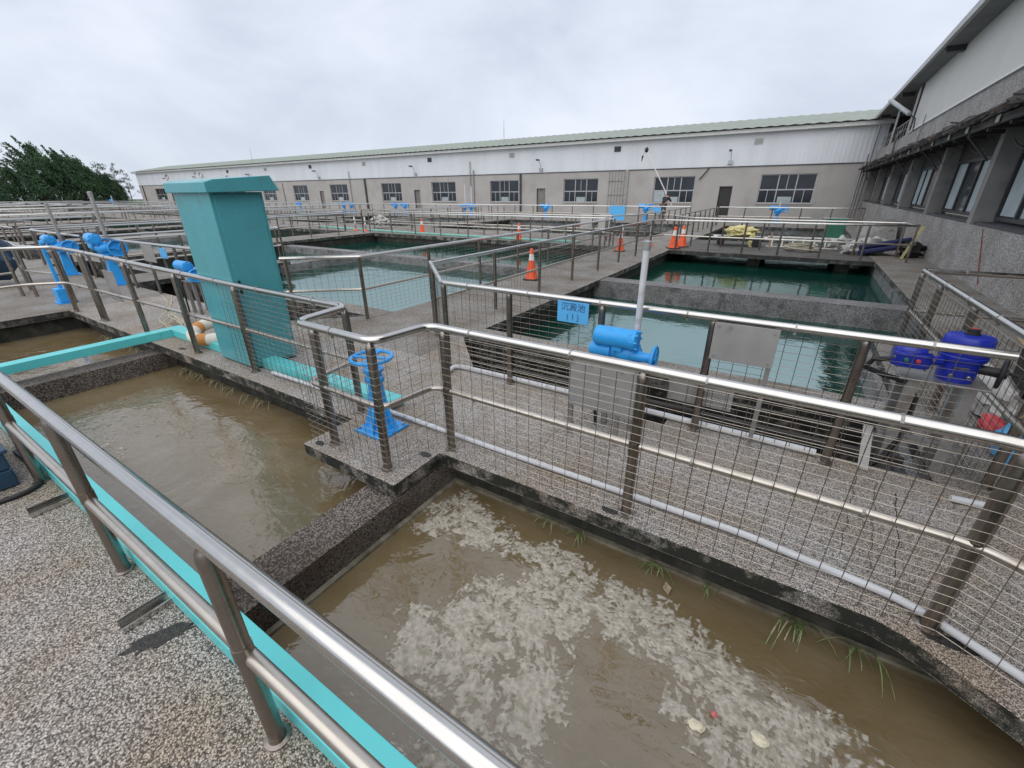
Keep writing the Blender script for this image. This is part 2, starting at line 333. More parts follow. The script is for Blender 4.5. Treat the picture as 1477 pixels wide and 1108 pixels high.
_post = {}
def railing(label, path, posts=None, step=1.5, h=.93, mids=(.48,), rt=.027, rm=.021, rp=.028, mesh=None, z=0., detail=2, fil=.09, group='stainless steel handrails', off=0., gx=.09, gz=.05, midpath=None, moff=0., skip=()):
    """handrail: top rail, mid rail, posts standing on flanges, optional wire mesh tied to the outside"""
    P = [Vector((p[0], p[1], z + (p[2] if len(p) > 2 else h))) for p in path]
    t = thing('railing', label, 'railing', (P[0].x, P[0].y, z), 0, group)
    O = Vector((P[0].x, P[0].y, z))
    sm = detail > 0
    n = 14 if detail > 1 else (8 if detail == 1 else 6)
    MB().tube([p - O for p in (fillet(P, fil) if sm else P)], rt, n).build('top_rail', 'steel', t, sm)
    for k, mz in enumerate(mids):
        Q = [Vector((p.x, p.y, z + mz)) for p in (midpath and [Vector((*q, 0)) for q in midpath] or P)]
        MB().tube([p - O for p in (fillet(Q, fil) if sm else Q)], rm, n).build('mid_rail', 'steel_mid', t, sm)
    # posts
    if posts is None:
        posts = []
        for a, b in zip(P[:-1], P[1:]):
            L = (b - a).xy.length; m = max(1, round(L / step))
            posts += [(a.lerp(b, i / m).x, a.lerp(b, i / m).y) for i in range(m)]
        posts.append((P[-1].x, P[-1].y))
    key = (round(h, 2), rp, detail)
    if key not in _post:
        b = MB()
        if detail > 1:
            b.lathe([(rp, .006), (rp, h - .07), (rp * 1.02, h - .05), (rp * .8, h - .025), (.014, h - .01), (.014, h - .004)], n=16)
            b.lathe([(rp * 1.6, 0), (rp * 1.6, .007), (rp * 1.1, .011), (rp * 1.02, .03), (rp * .9, .03)], n=18)
            b.lathe([(rp * 1.1, .45), (rp * 1.1, .51)], n=16)
        else:
            b.lathe([(rp, 0), (rp, h - .01)], n=8 if detail else 5)
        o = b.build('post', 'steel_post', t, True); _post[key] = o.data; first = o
        first.location = Vector((posts[0][0], posts[0][1], z)) - O
        rest = posts[1:]
    else: rest = posts
    for q in rest:
        c = bpy.data.objects.new('post', _post[key]); COL.objects.link(c); c.parent = t
        c.location = Vector((q[0], q[1], z)) - O
        # posts under a rail that is higher or lower than usual are scaled to reach it
        best = min(((( Vector(q) - (a.xy + (b.xy - a.xy) * max(0, min(1, (Vector(q) - a.xy).dot(b.xy - a.xy) / max(1e-6, (b.xy - a.xy).length_squared))))).length, a.z + (b.z - a.z) * max(0, min(1, (Vector(q) - a.xy).dot(b.xy - a.xy) / max(1e-6, (b.xy - a.xy).length_squared)))) for a, b in zip(P[:-1], P[1:])), key=lambda e: e[0])
        c.scale = (1, 1, (best[1] - z) / h)
    if mesh:
        mp = [Vector((q[0], q[1], z)) for q in (mesh[2] if len(mesh) > 2 else path)]
        z0, z1 = mesh[0], mesh[1]; b = MB(); rw = .0017
        for si, (a, c) in enumerate(zip(mp[:-1], mp[1:])):
            d = (c - a); L = d.xy.length; nn = Vector((-d.y, d.x, 0)).normalized() * moff
            m = max(1, round(L / gx))
            if si not in skip:
                for i in range(m):
                    p = a + d * (i / m) + nn
                    w = .004 * noise.noise(Vector((p.x * 2, p.y * 2, si)))
                    b.tube([p - O + Vector((0, 0, z0 + w)), p - O + Vector((w, w, (z0 + z1) / 2)), p - O + Vector((0, 0, z1))], rw * 1.25, 4, False)
            if si in skip: continue
            q = max(2, round((z1 - z0) / gz)); kk = max(2, int(L / .25))
            for i in range(q + 1):
                zz = z0 + (z1 - z0) * i / q
                pts = []
                for e in range(kk + 1):
                    p = a + d * (e / kk) + nn
                    pts.append(p - O + Vector((0, 0, zz + .006 * noise.noise(Vector((p.x * 1.7, p.y * 1.7, i * .35))))))
                b.tube(pts, rw, 4, False)
        if detail > 1:   # clips that tie the mesh to the rails
            b.cur = 1
            for a, c in zip(P[:-1], P[1:]):
                L = (c - a).length; m = int(L / .62)
                for i in range(m):
                    p = a.lerp(c, (i + .5) / m) - O; dd = (c - a).normalized() * .006
                    b.tube([p - dd, p + dd], rt * 1.12, 12)
                    b.box(p.x - .008, p.x + .008, p.y - .008, p.y + .008, p.z - rt - .02, p.z - rt * .9)
                    for mz in mids:
                        p2 = Vector((p.x, p.y, mz + z)) - Vector((0, 0, O.z))
                        b.tube([p2 - dd, p2 + dd], rm * 1.15, 12); b.box(p2.x - .008, p2.x + .008, p2.y - .008, p2.y + .008, p2.z - rm - .018, p2.z - rm * .9)
        b.build('wire_mesh', ['wire', 'galv'], t)
    return t

# ------------------------------------------------------------------ camera, light, sky
def make_camera():
    F = 618.; p, y, ro = rad(24.12), rad(32.51), rad(-.425)
    fh = Vector((-math.sin(y), math.cos(y), 0)); r = Vector((math.cos(y), math.sin(y), 0))
    fw = fh * math.cos(p) + Vector((0, 0, -math.sin(p))); u = r.cross(fw)
    c, s = math.cos(ro), math.sin(ro); r2 = r * c + u * s; u2 = -r * s + u * c
    cam = bpy.data.cameras.new('camera'); o = bpy.data.objects.new('camera', cam); COL.objects.link(o)
    cam.sensor_width = 36; cam.lens = F / 1477 * 36; cam.clip_end = 3000; cam.clip_start = .02
    m = Matrix((r2, u2, -fw)).transposed().to_4x4(); m.translation = (0, 0, 1.8); o.matrix_world = m
    S.camera = o
make_camera()

def make_sky():
    w = bpy.data.worlds.new('World'); S.world = w; w.use_nodes = True; N, L = w.node_tree.nodes, w.node_tree.links
    bg = N['Background']; bg.inputs['Strength'].default_value = .1
    sky = N.new('ShaderNodeTexSky'); sky.sky_type = 'NISHITA'; sky.sun_disc = False; sky.sun_elevation = rad(56); sky.sun_rotation = rad(170)
    tc = N.new('ShaderNodeTexCoord')
    mp = N.new('ShaderNodeMapping'); mp.inputs['Scale'].default_value = (1, 1, 1.9); L.new(tc.outputs['Generated'], mp.inputs['Vector'])
    n = N.new('ShaderNodeTexNoise'); n.inputs['Scale'].default_value = 2.7; n.inputs['Detail'].default_value = 9; n.inputs['Roughness'].default_value = .55; n.inputs['Distortion'].default_value = .35
    L.new(mp.outputs['Vector'], n.inputs['Vector'])
    r = N.new('ShaderNodeValToRGB'); e = r.color_ramp.elements
    e[0].position = .36; e[0].color = (4.95, 5.4, 6.3, 1); e[1].position = .64; e[1].color = (6.45, 6.85, 7.75, 1)
    x = e.new(.49); x.color = (5.7, 6.15, 7.05, 1)
    L.new(n.outputs['Fac'], r.inputs['Fac'])
    mx = N.new('ShaderNodeMixRGB'); mx.inputs['Fac'].default_value = .95
    L.new(sky.outputs['Color'], mx.inputs['Color1']); L.new(r.outputs['Color'], mx.inputs['Color2'])
    L.new(mx.outputs['Color'], bg.inputs['Color'])
    s = bpy.data.lights.new('sun', 'SUN'); s.energy = 1.5; s.angle = rad(100); s.color = (1, .96, .90)
    o = bpy.data.objects.new('sun', s); COL.objects.link(o)
    el, az = rad(56), rad(170)
    d = Vector((math.sin(az) * math.cos(el), math.cos(az) * math.cos(el), math.sin(el)))
    o.rotation_euler = d.to_track_quat('Z', 'Y').to_euler(); o.location = d * 60
make_sky()
S.view_settings.view_transform = 'Standard'; S.view_settings.look = 'None'; S.view_settings.exposure = .42; S.view_settings.gamma = 1

# ------------------------------------------------------------------ setting: ground, decks, basins, water
MB().box(-700, 500, -400, 900, -3.2, -3.0).build('ground', 'soil')['kind'] = 'structure'
ZW, ZG = -.355, -.39
def deck(name, poly, mat, z0=-.11, z1=0., bevel=0.):
    return struct(MB().prism(poly, z0, z1).build(name, mat, bevel=bevel))
def rect(x0, x1, y0, y1): return [(x0, y0), (x1, y0), (x1, y1), (x0, y1)]
def wall(x0, x1, y0, y1, z0, z1, mat='moss', name='basin_wall'):
    return struct(MB().box(x0, x1, y0, y1, z0, z1).build(name, mat))

deck('near_deck', rect(-10.3, 7, -9, .455), 'agg', bevel=.006)
deck('walkway', [(-10.3, 2.035), (-2.955, 2.035), (-2.955, 1.562), (-1.948, 1.562), (-1.948, 2.035), (.66, 2.035), (.78, 2.0), (.90, 1.93), (1.10, 1.80), (2.9, .62), (7, .62), (7, 3.52), (-.62, 3.52), (-.62, 3.35), (-1.36, 3.35), (-1.36, 3.52), (-10.3, 3.52)], 'terr', bevel=.007)
deck('left_deck', rect(-125, -10.3, -9, 3.52), 'conc', bevel=.006)
deck('side_deck', rect(1.12, 3.15, 3.52, 7.0), 'conc')
deck('side_ledge', rect(1.92, 3.15, 7.0, 28.0), 'conc')
MODX = [-14.4 * k for k in range(8)]                        # the basins repeat every 14.4 m to the left
for dx in MODX:
    deck('cross_path', rect(-5.42 + dx, -3.55 + dx, 3.52, 28.0), 'conc', bevel=.006)
    wall(-5.3 + dx, -3.68 + dx, 3.52, 28.0, -2.4, -.113)
    if dx == 0: continue
# chamfered corners where the main walkway meets the path between the tanks
deck('corner_slab', [(-5.42, 3.52), (-6.5, 3.52), (-5.42, 4.6)], 'conc')
deck('corner_slab', [(-3.55, 3.52), (-2.75, 3.52), (-3.55, 4.35)], 'terr')
deck('catwalk', rect(-3.55, 1.92, 15.42, 19.4), 'dirtydeck', -.12, 0)
for i in range(8):
    x1 = -5.42 - 14.4 * i; deck('catwalk', rect(x1 - 12.53, x1, 15.42, 19.4), 'conc', -.16, 0)
    wall(x1 - 12.5, x1 - .03, 15.55, 19.3, -2.4, -.163)
deck('far_deck', rect(-125, 3.15, 28.0, 39.4), 'conc')
wall(-125, 3.15, 28.08, 28.6, -2.4, -.113, 'rough')
# walls under the decks
wall(-10.3, 7, 2.195, 2.55, -2.4, -.113); wall(-10.3, 7, 3.1, 3.5, -2.4, -.113)
wall(-10.3, 7, -.2, .30, -2.4, -.113); wall(-10.62, -10.42, .3, 2.195, -2.4, -.113)
wall(-125, -10.62, 3.1, 3.5, -2.4, -.113)
# silted ledges at the water line of the muddy basins
struct(MB().prism([(-1.955, 2.195), (7, 2.195), (7, 2.16), (-1.92, 2.16), (-1.92, .3), (-1.955, .3)], -.6, -.335).build('ledge', 'ledge'))
wall(-2.262, -1.956, .302, 2.193, -2.4, -.135, 'crack', 'dividing_wall'); wall(-7.19, -6.865, .302, 2.193, -2.4, -.135, 'crack', 'dividing_wall')
for x0, x1 in ((-10.42, -7.19), (-6.865, -2.262), (-1.94, 7)):
    struct(MB().box(x0, x1, .3, 2.19, -1.2, ZW).build('water', 'brown'))
# clear settling tanks
def tankwater(x0, x1, y0, y1, z=ZG, m='green'): struct(MB().box(x0, x1, y0, y1, z - .8, z).build('water', m))
tankwater(-3.68, 1.98, 4.6, 28.05)
wall(1.05, 1.5, 3.52, 7.0, -2.4, -.113, 'rough'); wall(1.98, 2.5, 6.9, 28.0, -2.4, -.113, 'rough')
wall(-3.67, 1.1, 4.46, 4.86, -2.4, -.004, 'conc', 'weir_wall'); tankwater(-3.68, 1.1, 3.5, 4.46, -.95, 'dark')
wall(-3.67, 1.97, 9.28, 9.74, -2.4, -.02, 'rough', 'tank_wall')
for x in (-1.2, 1.1): wall(x, x + .35, 15.9, 16.4, -2.4, -.123, 'moss', 'pier')
for x in (-1.2, 1.1): wall(x, x + .35, 18.6, 19.1, -2.4, -.123, 'moss', 'pier')
for i in range(8):
    a, b = -17.95 - 14.4 * i, -5.42 - 14.4 * i
    tankwater(a, b, 4.6, 28.05); tankwater(a, b, 3.5, 4.46, -.95, 'dark')
    wall(a + .02, b - .02, 4.46, 4.86, -2.4, -.004, 'conc', 'weir_wall')
    wall(a, b, 10.55, 10.98, -2.4, -.15, 'rough', 'tank_wall'); wall(-13.25 - 14.4 * i, -12.85 - 14.4 * i, 4.862, 10.548, -2.4, -.152, 'rough', 'tank_wall')
    wall(a, b, 23.4, 23.8, -2.4, -.12, 'conc', 'tank_wall')
    deck('short_catwalk', rect(-13.75 - 14.4 * i, -12.35 - 14.4 * i, 3.52, 7.4), 'conc', -.11, -.002)
wall(-3.67, 1.97, 23.4, 23.8, -2.4, -.12, 'conc', 'tank_wall')
# gate slot in the walkway, edged by a steel kerb
# ------------------------------------------------------------------ buildings
def facade():
    t = thing('long_building', 'long two-tone plant building with ribbed white upper wall, grey stucco below and a green roof', 'building', (0, 39.4, 0))
    X0, X1 = -112.3, 3.9
    wins = [(-3.23, .28), (-11.02, -7.8), (-19.3, -15.92), (-27.6, -24.2), (-35.5, -32.1), (-43.5, -40.2), (-53.2, -49.7), (-61.3, -58.0), (-68.9, -65.7), (-77.2, -73.9), (-85.4, -82.1), (-93.6, -90.3), (-105.6, -101.2)]
    doors = [(-5.94, -5.01), (-22.15, -21.2), (-38.2, -37.3), (-55.5, -54.6), (-71.6, -70.7), (-88, -87.1), (-99.2, -98.4)]
    # lower wall with real openings: bands and piers
    b = MB(); zb, zt, top = .91, 2.86, 3.46
    xs = sorted(wins + doors)
    b.box(X0, X1, 0, .3, zt, top)
    cur = X0
    for a, c in xs:
        b.box(cur, a, 0, .3, -3, zt)
        if (a, c) in wins: b.box(a, c, 0, .3, -3, zb)
        else: b.box(a, c, 0, .3, 2.1, zt)
        cur = c
    b.box(cur, X1, 0, .3, -3, zt)
    b.build('lower_wall', 'stucco', t)
    MB().box(X0, X1, .05, .3, top + .002, 5.85).build('upper_wall', 'clad', t)
    MB().box(X0, X1, -.05, .049, top - .06, top + .0).build('drip_trim', 'trim', t)
    for i, (a, c) in enumerate(wins):
        f = MB(); w = c - a; y0, y1 = .12, .18
        f.box(a, c, y0, y1, zb, zb + .06); f.box(a, c, y0, y1, zt - .06, zt)
        zm = zb + .92
        f.box(a + .06, c - .06, y0, y1, zm - .04, zm + .04)
        for fx in (0, .333, .667, 1):
            xx = a + .03 + (w - .06) * fx; f.box(xx - .035, xx + .035, y0 - .003, y1 + .003, zb + .06, zt - .06)
        for fx, za, zc in ((.5, zm + .04, zt - .06), (.167, zb + .06, zm - .04), (.833, zb + .06, zm - .04)):
            xx = a + .03 + (w - .06) * fx; f.box(xx - .022, xx + .022, y0 + .004, y1 - .004, za, zc)
        win = f.build('window', 'alu', t)
        g = MB().box(a + .02, c - .02, .15, .16, zb + .03, zt - .03).build('pane', 'glass', win)
        if i in (1,): MB().box(a + .08, a + w * .32, .135, .146, zb + .08, zm - .05).build('blind', 'curtain', win)
        MB().box(a + w * .38, a + w * .63, .136, .147, zb + .07, zb + .45).build('blind', 'curtain', win)
        MB().box(a - .04, c + .04, -.07, .11, zb - .06, zb - .001).build('sill', 'stucco', win)
    for i, (a, c) in enumerate(doors):
        MB().box(a + .05, c - .05, .16, .21, 0, 2.05).build('door', 'door' if i == 0 else 'doorgrey', t)
        MB().box(a, a + .05, .1, .22, 0, 2.1).box(c - .05, c, .1, .22, 0, 2.1).box(a + .05, c - .05, .1, .22, 2.05, 2.1).build('door_frame', 'trim', t)
        # swan-neck lamps over the doors
        L = MB().box(a + .3, a + .62, -.14, -.002, 3.62, 3.85)
        L.tube([(a + .46, -.1, 3.85), (a + .46, -.16, 4.15), (a + .42, -.45, 4.45)], .025, 6)
        la = L.build('wall_lamp', 'lamp', t); MB().box(a + .34, a + .5, -.85, -.4, 4.42, 4.55).build('lamp_head', 'trim', la)
    for k in range(10):
        x = -3.84 - 10.56 * k; dark = k % 2
        v = MB(); v.box(x - .28, x + .28, 0, .048, 4.85, 5.25)
        ob = v.build('vent', 'trim' if dark else 'alu', t)
        s = MB()
        for q in range(5): s.box(x - .23, x + .23, -.02, -.001, 4.9 + q * .065, 4.9 + q * .065 + .04)
        s.build('louvre', 'trim' if dark else 'plate', ob)
    MB().prism([(X0 - .4, -.45), (X1 - .3, -.45), (X1 - .3, .04), (X0 - .4, .04)], 5.58, 5.80).build('gutter', 'white', t)
    r = MB(); n = 330
    vs = []
    for i in range(n + 1):
        x = X0 - .6 + (X1 + 4 - X0) * i / n; h = .05 * (i % 2)
        vs += [(x, -.70, 5.83 + h), (x, 6.2, 7.14 + h), (x, 13, 5.83 + h)]
    r.add(vs, [(i * 3 + j, i * 3 + 3 + j, i * 3 + 4 + j, i * 3 + 1 + j) for i in range(n) for j in (0, 1)])
    r.build('roof', 'roofgreen', t)
    MB().box(X0, X0 + .3, .31, 12.3, -3, 5.95).add([(X0 + .15, 0, 5.95), (X0 + .15, 12.3, 5.95), (X0 + .15, 6.2, 6.95)], [(0, 1, 2)]).build('gable_wall', 'stucco', t)
    MB().box(X0, X1, 12.0, 12.3, -3, 5.95).build('rear_wall', 'stucco', t)
    for x, w in ((-23.9, .07), (-46.2, .09), (-80, .08), (-110.5, .05)):
        MB().box(x - w, x + w, -.16, -.002, 0, 3.4).build('downpipe', 'trim', t)
    MB().tube([(-6.9, -.1, 3.4), (-7.1, -.12, 3.1), (-7.5, -.1, 2.6)], .05, 6).build('downpipe', 'trim', t)
    b = MB()
    for i in range(6): b.rod((-14.9 + i * .27, -.08, 0), (-14.9 + i * .27, -.08, 3.44), .022, n=6)
    for z in (1.5, 2.6): b.box(-15.0, -13.3, -.06, -.003, z, z + .06)
    b.box(-13.5, -13.2, -.1, -.003, 0, 3.44)
    b.build('conduit_rack', 'galv', t)
    b = MB(); b.rod((-30, -.08, 0), (-30, -.08, 4.7), .045, n=6); b.rod((-29.6, -.08, 0), (-29.6, -.08, 3.9), .06, n=6); b.rod((-49.0, -.07, 0), (-49.0, -.07, 4.3), .04, n=6); b.rod((-63.6, -.07, 0), (-63.6, -.07, 3.2), .05, n=6)
    b.build('wall_pipe', 'galv', t)
    for x, h in ((-26.2, 2.0), (-71.0, 1.9)):
        m = MB(); m.rod((x, .6, 6.2), (x, .6, 6.2 + h), .03, .012, n=6)
        if x > -40:
            for q in range(3): m.rod((x - .07, .6, 7 + q * .35), (x + .07, .6, 7 + q * .35), .012, n=5)
        m.build('aerial', 'galv', t)
facade()

def right_building():
    t = thing('side_building', 'pebbledash building with dark recessed windows, ragged tile canopy and pale upper wall', 'building', (3.15, 0, 0))
    # piers (y, width) and bays, plinth top at 1.08
    Y0, Y1 = 2.5, 39.35
    zs, zl = 1.08, 2.95
    MB().box(0, .35, Y0, Y1, -3, zs).build('plinth', 'pebble', t)
    piers = [5.2, 7.8, 10.4, 14.1, 18.9, 24.2, 29.2, 34.6, 39.0]
    for y in piers: MB().box(0, .45, y - .15, y + .15, zs + .001, zl).build('pier', 'pierc', t)
    MB().box(0, .45, Y0, Y1, zl + .001, 3.3).build('lintel', 'wood', t)
    prev = Y0
    for y in piers:
        a, c = prev + (.17 if prev != Y0 else 0), y - .17
        f = MB(); x0, x1 = .34, .40; w = c - a
        f.box(x0, x1, a, c, zs + .10, zs + .17); f.box(x0, x1, a, c, zl - .5, zl - .43)
        n = max(2, round(w / 1.1))
        for i in range(n + 1):
            yy = a + .03 + (w - .06) * i / n; f.box(x0 - .004, x1 + .004, yy - .035, yy + .035, zs + .17, zl - .5)
        win = f.build('window', 'trim', t)
        MB().box(.365, .375, a + .01, c - .01, zs + .12, zl - .45).build('pane', 'glass', win)
        for i in range(n):
            if (i + int(y)) % 3 != 2: MB().box(.35, .36, a + .1 + w * i / n, a + w * (i + .78) / n, zs + .2, zl - .52).build('blind', 'curtain', win)
        MB().box(.06, .45, a, c, zs + .002, zs + .06).build('sill', 'trim', win)
        MB().box(.32, .42, a, c, zl - .43, zl).build('transom', 'wood', win)
        prev = y
    # canopy on brackets with loose broken tiles along its edge
    pr = [(-.55, 2.93), (.0, 3.24), (.0, 3.32), (-.58, 2.99)]
    b = MB(); vs = [(x, y, z) for y in (Y0, Y1 - .4) for x, z in pr]
    b.add(vs, [(0, 1, 2, 3), (7, 6, 5, 4)] + [(i, (i + 1) % 4, 4 + (i + 1) % 4, 4 + i) for i in range(4)])
    b.build('canopy', 'wood', t)
    rnd = random.Random(3); b = MB(); y = Y0
    while y < Y1 - .5:
        w = rnd.uniform(.18, .42)
        for row in range(4):
            d = rnd.uniform(-.10, .07) if row == 0 else rnd.uniform(-.03, .03)
            if rnd.random() < .07 and row == 0: continue
            x0 = -.66 + max(0, row - 1) * .21 + d; z0 = 3.005 + (x0 + .58) * .57 + row * .03 + (rnd.uniform(0, .06) if row < 2 else 0)
            T = Matrix.Translation((x0, y, z0)) @ Matrix.Rotation(-.50 + rnd.uniform(-.12, .1), 4, 'Y') @ Matrix.Rotation(rnd.uniform(-.1, .1), 4, 'Z') @ Matrix.Rotation(rnd.uniform(-.05, .05), 4, 'X')
            b.box(0, .32, 0, w * rnd.uniform(.7, .98), 0, rnd.uniform(.03, .055), T)
        y += w
    for q in range(170):        # loose broken pieces piled along the drip edge
        y = rnd.uniform(Y0, Y1 - .7); x = rnd.uniform(-.70, -.42); l = rnd.uniform(.12, .38)
        T = Matrix.Translation((x, y, 3.03 + (x + .58) * .5 + rnd.uniform(.0, .11))) @ Matrix.Rotation(rnd.uniform(-.7, .1), 4, 'Y') @ Matrix.Rotation(rnd.uniform(-.6, .6), 4, 'Z') @ Matrix.Rotation(rnd.uniform(-.35, .35), 4, 'X')
        b.box(0, rnd.uniform(.08, .24), 0, l, 0, .03, T)
    b.build('canopy_tiles', 'tile', t)
    for q in range(60):         # pale scraps of sheet tucked under the tiles
        y = Y0 + .5 + q * .6 + rnd.uniform(-.2, .2)
        if y > Y1 - 1: break
        if q % 3 == 0: MB().box(-.597, -.585, y, y + rnd.uniform(.12, .3), 2.88, 3.0).build('flashing_scrap', 'plate', t)
    b = MB(); y = Y0 + .3
    while y < Y1 - .5:
        b.box(-.53, -.47, y, y + .09, 2.80, 2.94); b.box(-.47, .0, y, y + .07, 2.84, 2.92); y += 1.25
    b.box(-.56, -.50, Y0, Y1 - .45, 2.86, 2.93)
    b.build('canopy_brackets', 'wood', t)
    for y in piers:
        MB().rod((-.5, y + .3, 2.86), (-.02, y + .3, 2.35), .022, n=6).build('strut', 'trim', t)
    rnd = random.Random(9); b = MB()
    for k in range(7):
        y = 11.5 + k * 3.4 + rnd.uniform(-.5, .5); z = rnd.uniform(2.6, 2.8)
        b.tube([(-.02, y + i * .35, z - .22 * math.sin(PI * i / 5)) for i in range(6)], .014, 5)
    b.build('slack_cable', 'black', t)
    # upper storey
    yb = 27.6
    MB().box(.0, .3, Y0, Y1 - .3, 3.3, 4.05).build('parapet', 'pebble', t)
    MB().box(-.05, .06, Y0, yb, 4.052, 4.10).build('flashing', 'white', t)
    MB().box(.02, .3, Y0, yb, 4.101, 5.899).build('upper_wall', 'cladR', t)
    MB().box(2.2, 2.4, yb - .3, Y1, 4.0, 5.9).box(.3, 2.4, yb - .3, yb - .1, 4.06, 5.9).build('balcony_back_wall', 'wood', t)
    MB().box(.301, 2.19, Y1 - .1, Y1, 4.0, 5.92).build('balcony_end_wall', 'wood', t)
    MB().box(.301, 2.19, yb, Y1, 3.85, 4.0).build('balcony_floor', 'conc', t)
    b = MB(); b.tube([(.1, yb + .2, 4.75), (.1, Y1 - .5, 4.75)], .025, 6); b.tube([(.1, yb + .2, 4.4), (.1, Y1 - .5, 4.4)], .018, 6)
    y = yb + .3
    while y < Y1 - .5: b.rod((.1, y, 4.05), (.1, y, 4.75), .018, n=6); y += .8
    b.build('balcony_rail', 'galv', t)
    for y in (28.2, 33.5): MB().rod((.02, y, 3.4), (.02, y, 5.85), .07, n=8).build('roof_post', 'galv', t)
    # roof with a deep eave
    sec = [(-.50, 5.93), (.25, 5.93), (6.5, 7.1), (6.5, 7.25), (.25, 6.12), (-.50, 6.07)]
    b = MB(); n = len(sec); vs = [(x, y, z) for y in (Y0 - 3, Y1 + .2) for x, z in sec]
    b.add(vs, [tuple(range(n)), tuple(range(n, 2 * n))[::-1]] + [(i, (i + 1) % n, n + (i + 1) % n, n + i) for i in range(n)])
    b.build('roof', 'lamp', t)
    MB().box(-.49, 2.4, Y0 - 2.9, Y1 + .1, 5.90, 5.925).build('soffit', 'soffit', t)
    MB().box(-.60, -.501, Y0 - 3, Y1 + .2, 5.86, 6.06).build('gutter', 'galv', t)
    for y in (13.0, 21.4, 29.8, 37.6): MB().box(-.45, .018, y, y + .3, 5.74, 5.899).build('eave_beam', 'trim', t)
    MB().box(.301, 6.5, Y0 - 3, Y0 - 2.8, -3, 5.9).box(6.2, 6.5, Y0 - 2.79, Y1, -3, 7.0).build('end_wall', 'pebble', t)
    # pipes in the corner where both buildings meet
    for q, (dx, dz) in enumerate(((-.25, 5.5), (-.45, 3.9), (-.62, 3.2))): MB().rod((dx, Y1 - .35 - q * .4, 0), (dx, Y1 - .35 - q * .4, dz), .055, n=8).build('drain_pipe', 'galv', t)
    b = MB(); b.tube([(-.05, 30.8, 3.4), (-.1, 30.6, 3.9), (-.1, 29.9, 4.25), (-.02, 29.5, 4.35)], .045, 8)
    b.build('drain_pipe', 'galv', t)
    MB().rod((-.012, 12.9, 1.05), (-.012, 11.9, .1), .007, n=5).rod((-.012, 12.9, 1.05), (-.012, 12.1, .25), .006, n=5).build('hanging_cord', 'red', t)
    b = MB(); b.tube([(-.05, 26.3, 4.0), (-.1, 26.3, 4.45), (-.5, 26.6, 4.8)], .03, 6)
    lp = b.build('tube_lamp_bracket', 'trim', t)
    MB().rod((-.35, 26.3, 4.65), (-1.0, 27.6, 5.35), .085, n=8).build('tube_lamp', 'lamp', lp)
    MB().rod((-.06, 24.4, 3.3), (-.06, 24.2, 4.35), .02, n=5).build('conduit_stub', 'galv', t)
right_building()

# ------------------------------------------------------------------ trees beyond the left end
def leaf_cloud(b, c, R, n, size, rnd, up=.0, squash=1.):
    for _ in range(n):
        while True:
            d = Vector((rnd.uniform(-1, 1), rnd.uniform(-1, 1), rnd.uniform(-1, 1)))
            if .15 < d.length < 1: break
        p = c + Vector((d.x * R, d.y * R, d.z * R * squash))
        q = Quaternion((rnd.gauss(0, 1), rnd.gauss(0, 1), rnd.gauss(0, 1), rnd.gauss(0, 1))).normalized()
        s = size * rnd.uniform(.6, 1.4)
        a, e = q @ Vector((s, 0, up * s)), q @ Vector((0, s * .42, 0))
        b.add([p - a, p - e * .9, p + a, p + e], [(0, 1, 2, 3)])

def make_tree(kind, seed, label, H):
    rnd = random.Random(seed)
    t = thing('conifer' if kind < 2 else ('broadleaf_tree' if kind == 2 else 'bush'), label, 'tree' if kind < 3 else 'bush', (0, 0, -3))
    if kind < 3:
        b = MB(); b.tube([(0, 0, 0), (.1, .12, H * .35), (.25, -.05, H * .66), (.5, 0, H * .93)], .2, 8, rr=[.24, .18, .11, .03])
        for k in range(9):
            z = H * (.22 + .08 * k); a = rnd.uniform(0, 6.28); L = (H - z) * .3
            b.tube([(.15, 0, z), (.15 + math.cos(a) * L * .6, math.sin(a) * L * .6, z + L * .3), (.15 + math.cos(a) * L, math.sin(a) * L, z + L * .7)], .06, 5, rr=[.08, .05, .02])
        b.build('trunk', 'bark', t, True)
    b = MB()
    if kind < 2:          # leaning, flame-shaped windbreak conifers
        for k in range(110):
            f = rnd.random() ** .85; z = H * (.06 + .92 * f); rr = H * .25 * (1 - f) ** .75 * (1.2 - .2 * f) + .15
            a = rnd.uniform(0, 6.28); q = math.sqrt(rnd.random())
            lean = .10 * z
            c = Vector((math.cos(a) * rr * q, -lean * .9 + math.sin(a) * rr * q, z))
            leaf_cloud(b, c, rnd.uniform(.40, .85), 56, .175, rnd, squash=1.35)
        for k in range(20):   # upward-pointing, wind-leaned tips
            z = H * rnd.uniform(.40, .86); a = rnd.uniform(0, 6.28); f = z / H; rr = H * .25 * (1 - f) ** .62
            base = Vector((math.cos(a) * rr, -.09 * z + math.sin(a) * rr, z)); n = rnd.randint(8, 12)
            for s in range(n): leaf_cloud(b, base + Vector((0, -.17 * s, .24 * s)), .52 * (1 - s / (n + 1)) + .05, 14, .17, rnd)
        for s in range(12): leaf_cloud(b, Vector((0, -.09 * H - .15 * s, H * .88 + .24 * s)), .62 * (1 - s / 13) + .05, 18, .18, rnd)
    elif kind == 2:       # open feathery crown
        for k in range(20):
            a = rnd.uniform(0, 6.28); q = math.sqrt(rnd.random()) * H * .24
            c = Vector((math.cos(a) * q, math.sin(a) * q, H * rnd.uniform(.62, 1.0)))
            leaf_cloud(b, c, rnd.uniform(.5, 1.0), 45, .2, rnd, squash=.7)
    else:
        for k in range(40):
            a = rnd.uniform(0, 6.28); q = math.sqrt(rnd.random()) * H * .55
            leaf_cloud(b, Vector((math.cos(a) * q, math.sin(a) * q, H * rnd.uniform(.1, .95) * (1 - .4 * q / H))), .6, 40, .2, rnd)
    b.build('crown' if kind < 3 else 'foliage', ['tree1', 'tree2', 'tree3', 'bush'][kind], t)
    return t
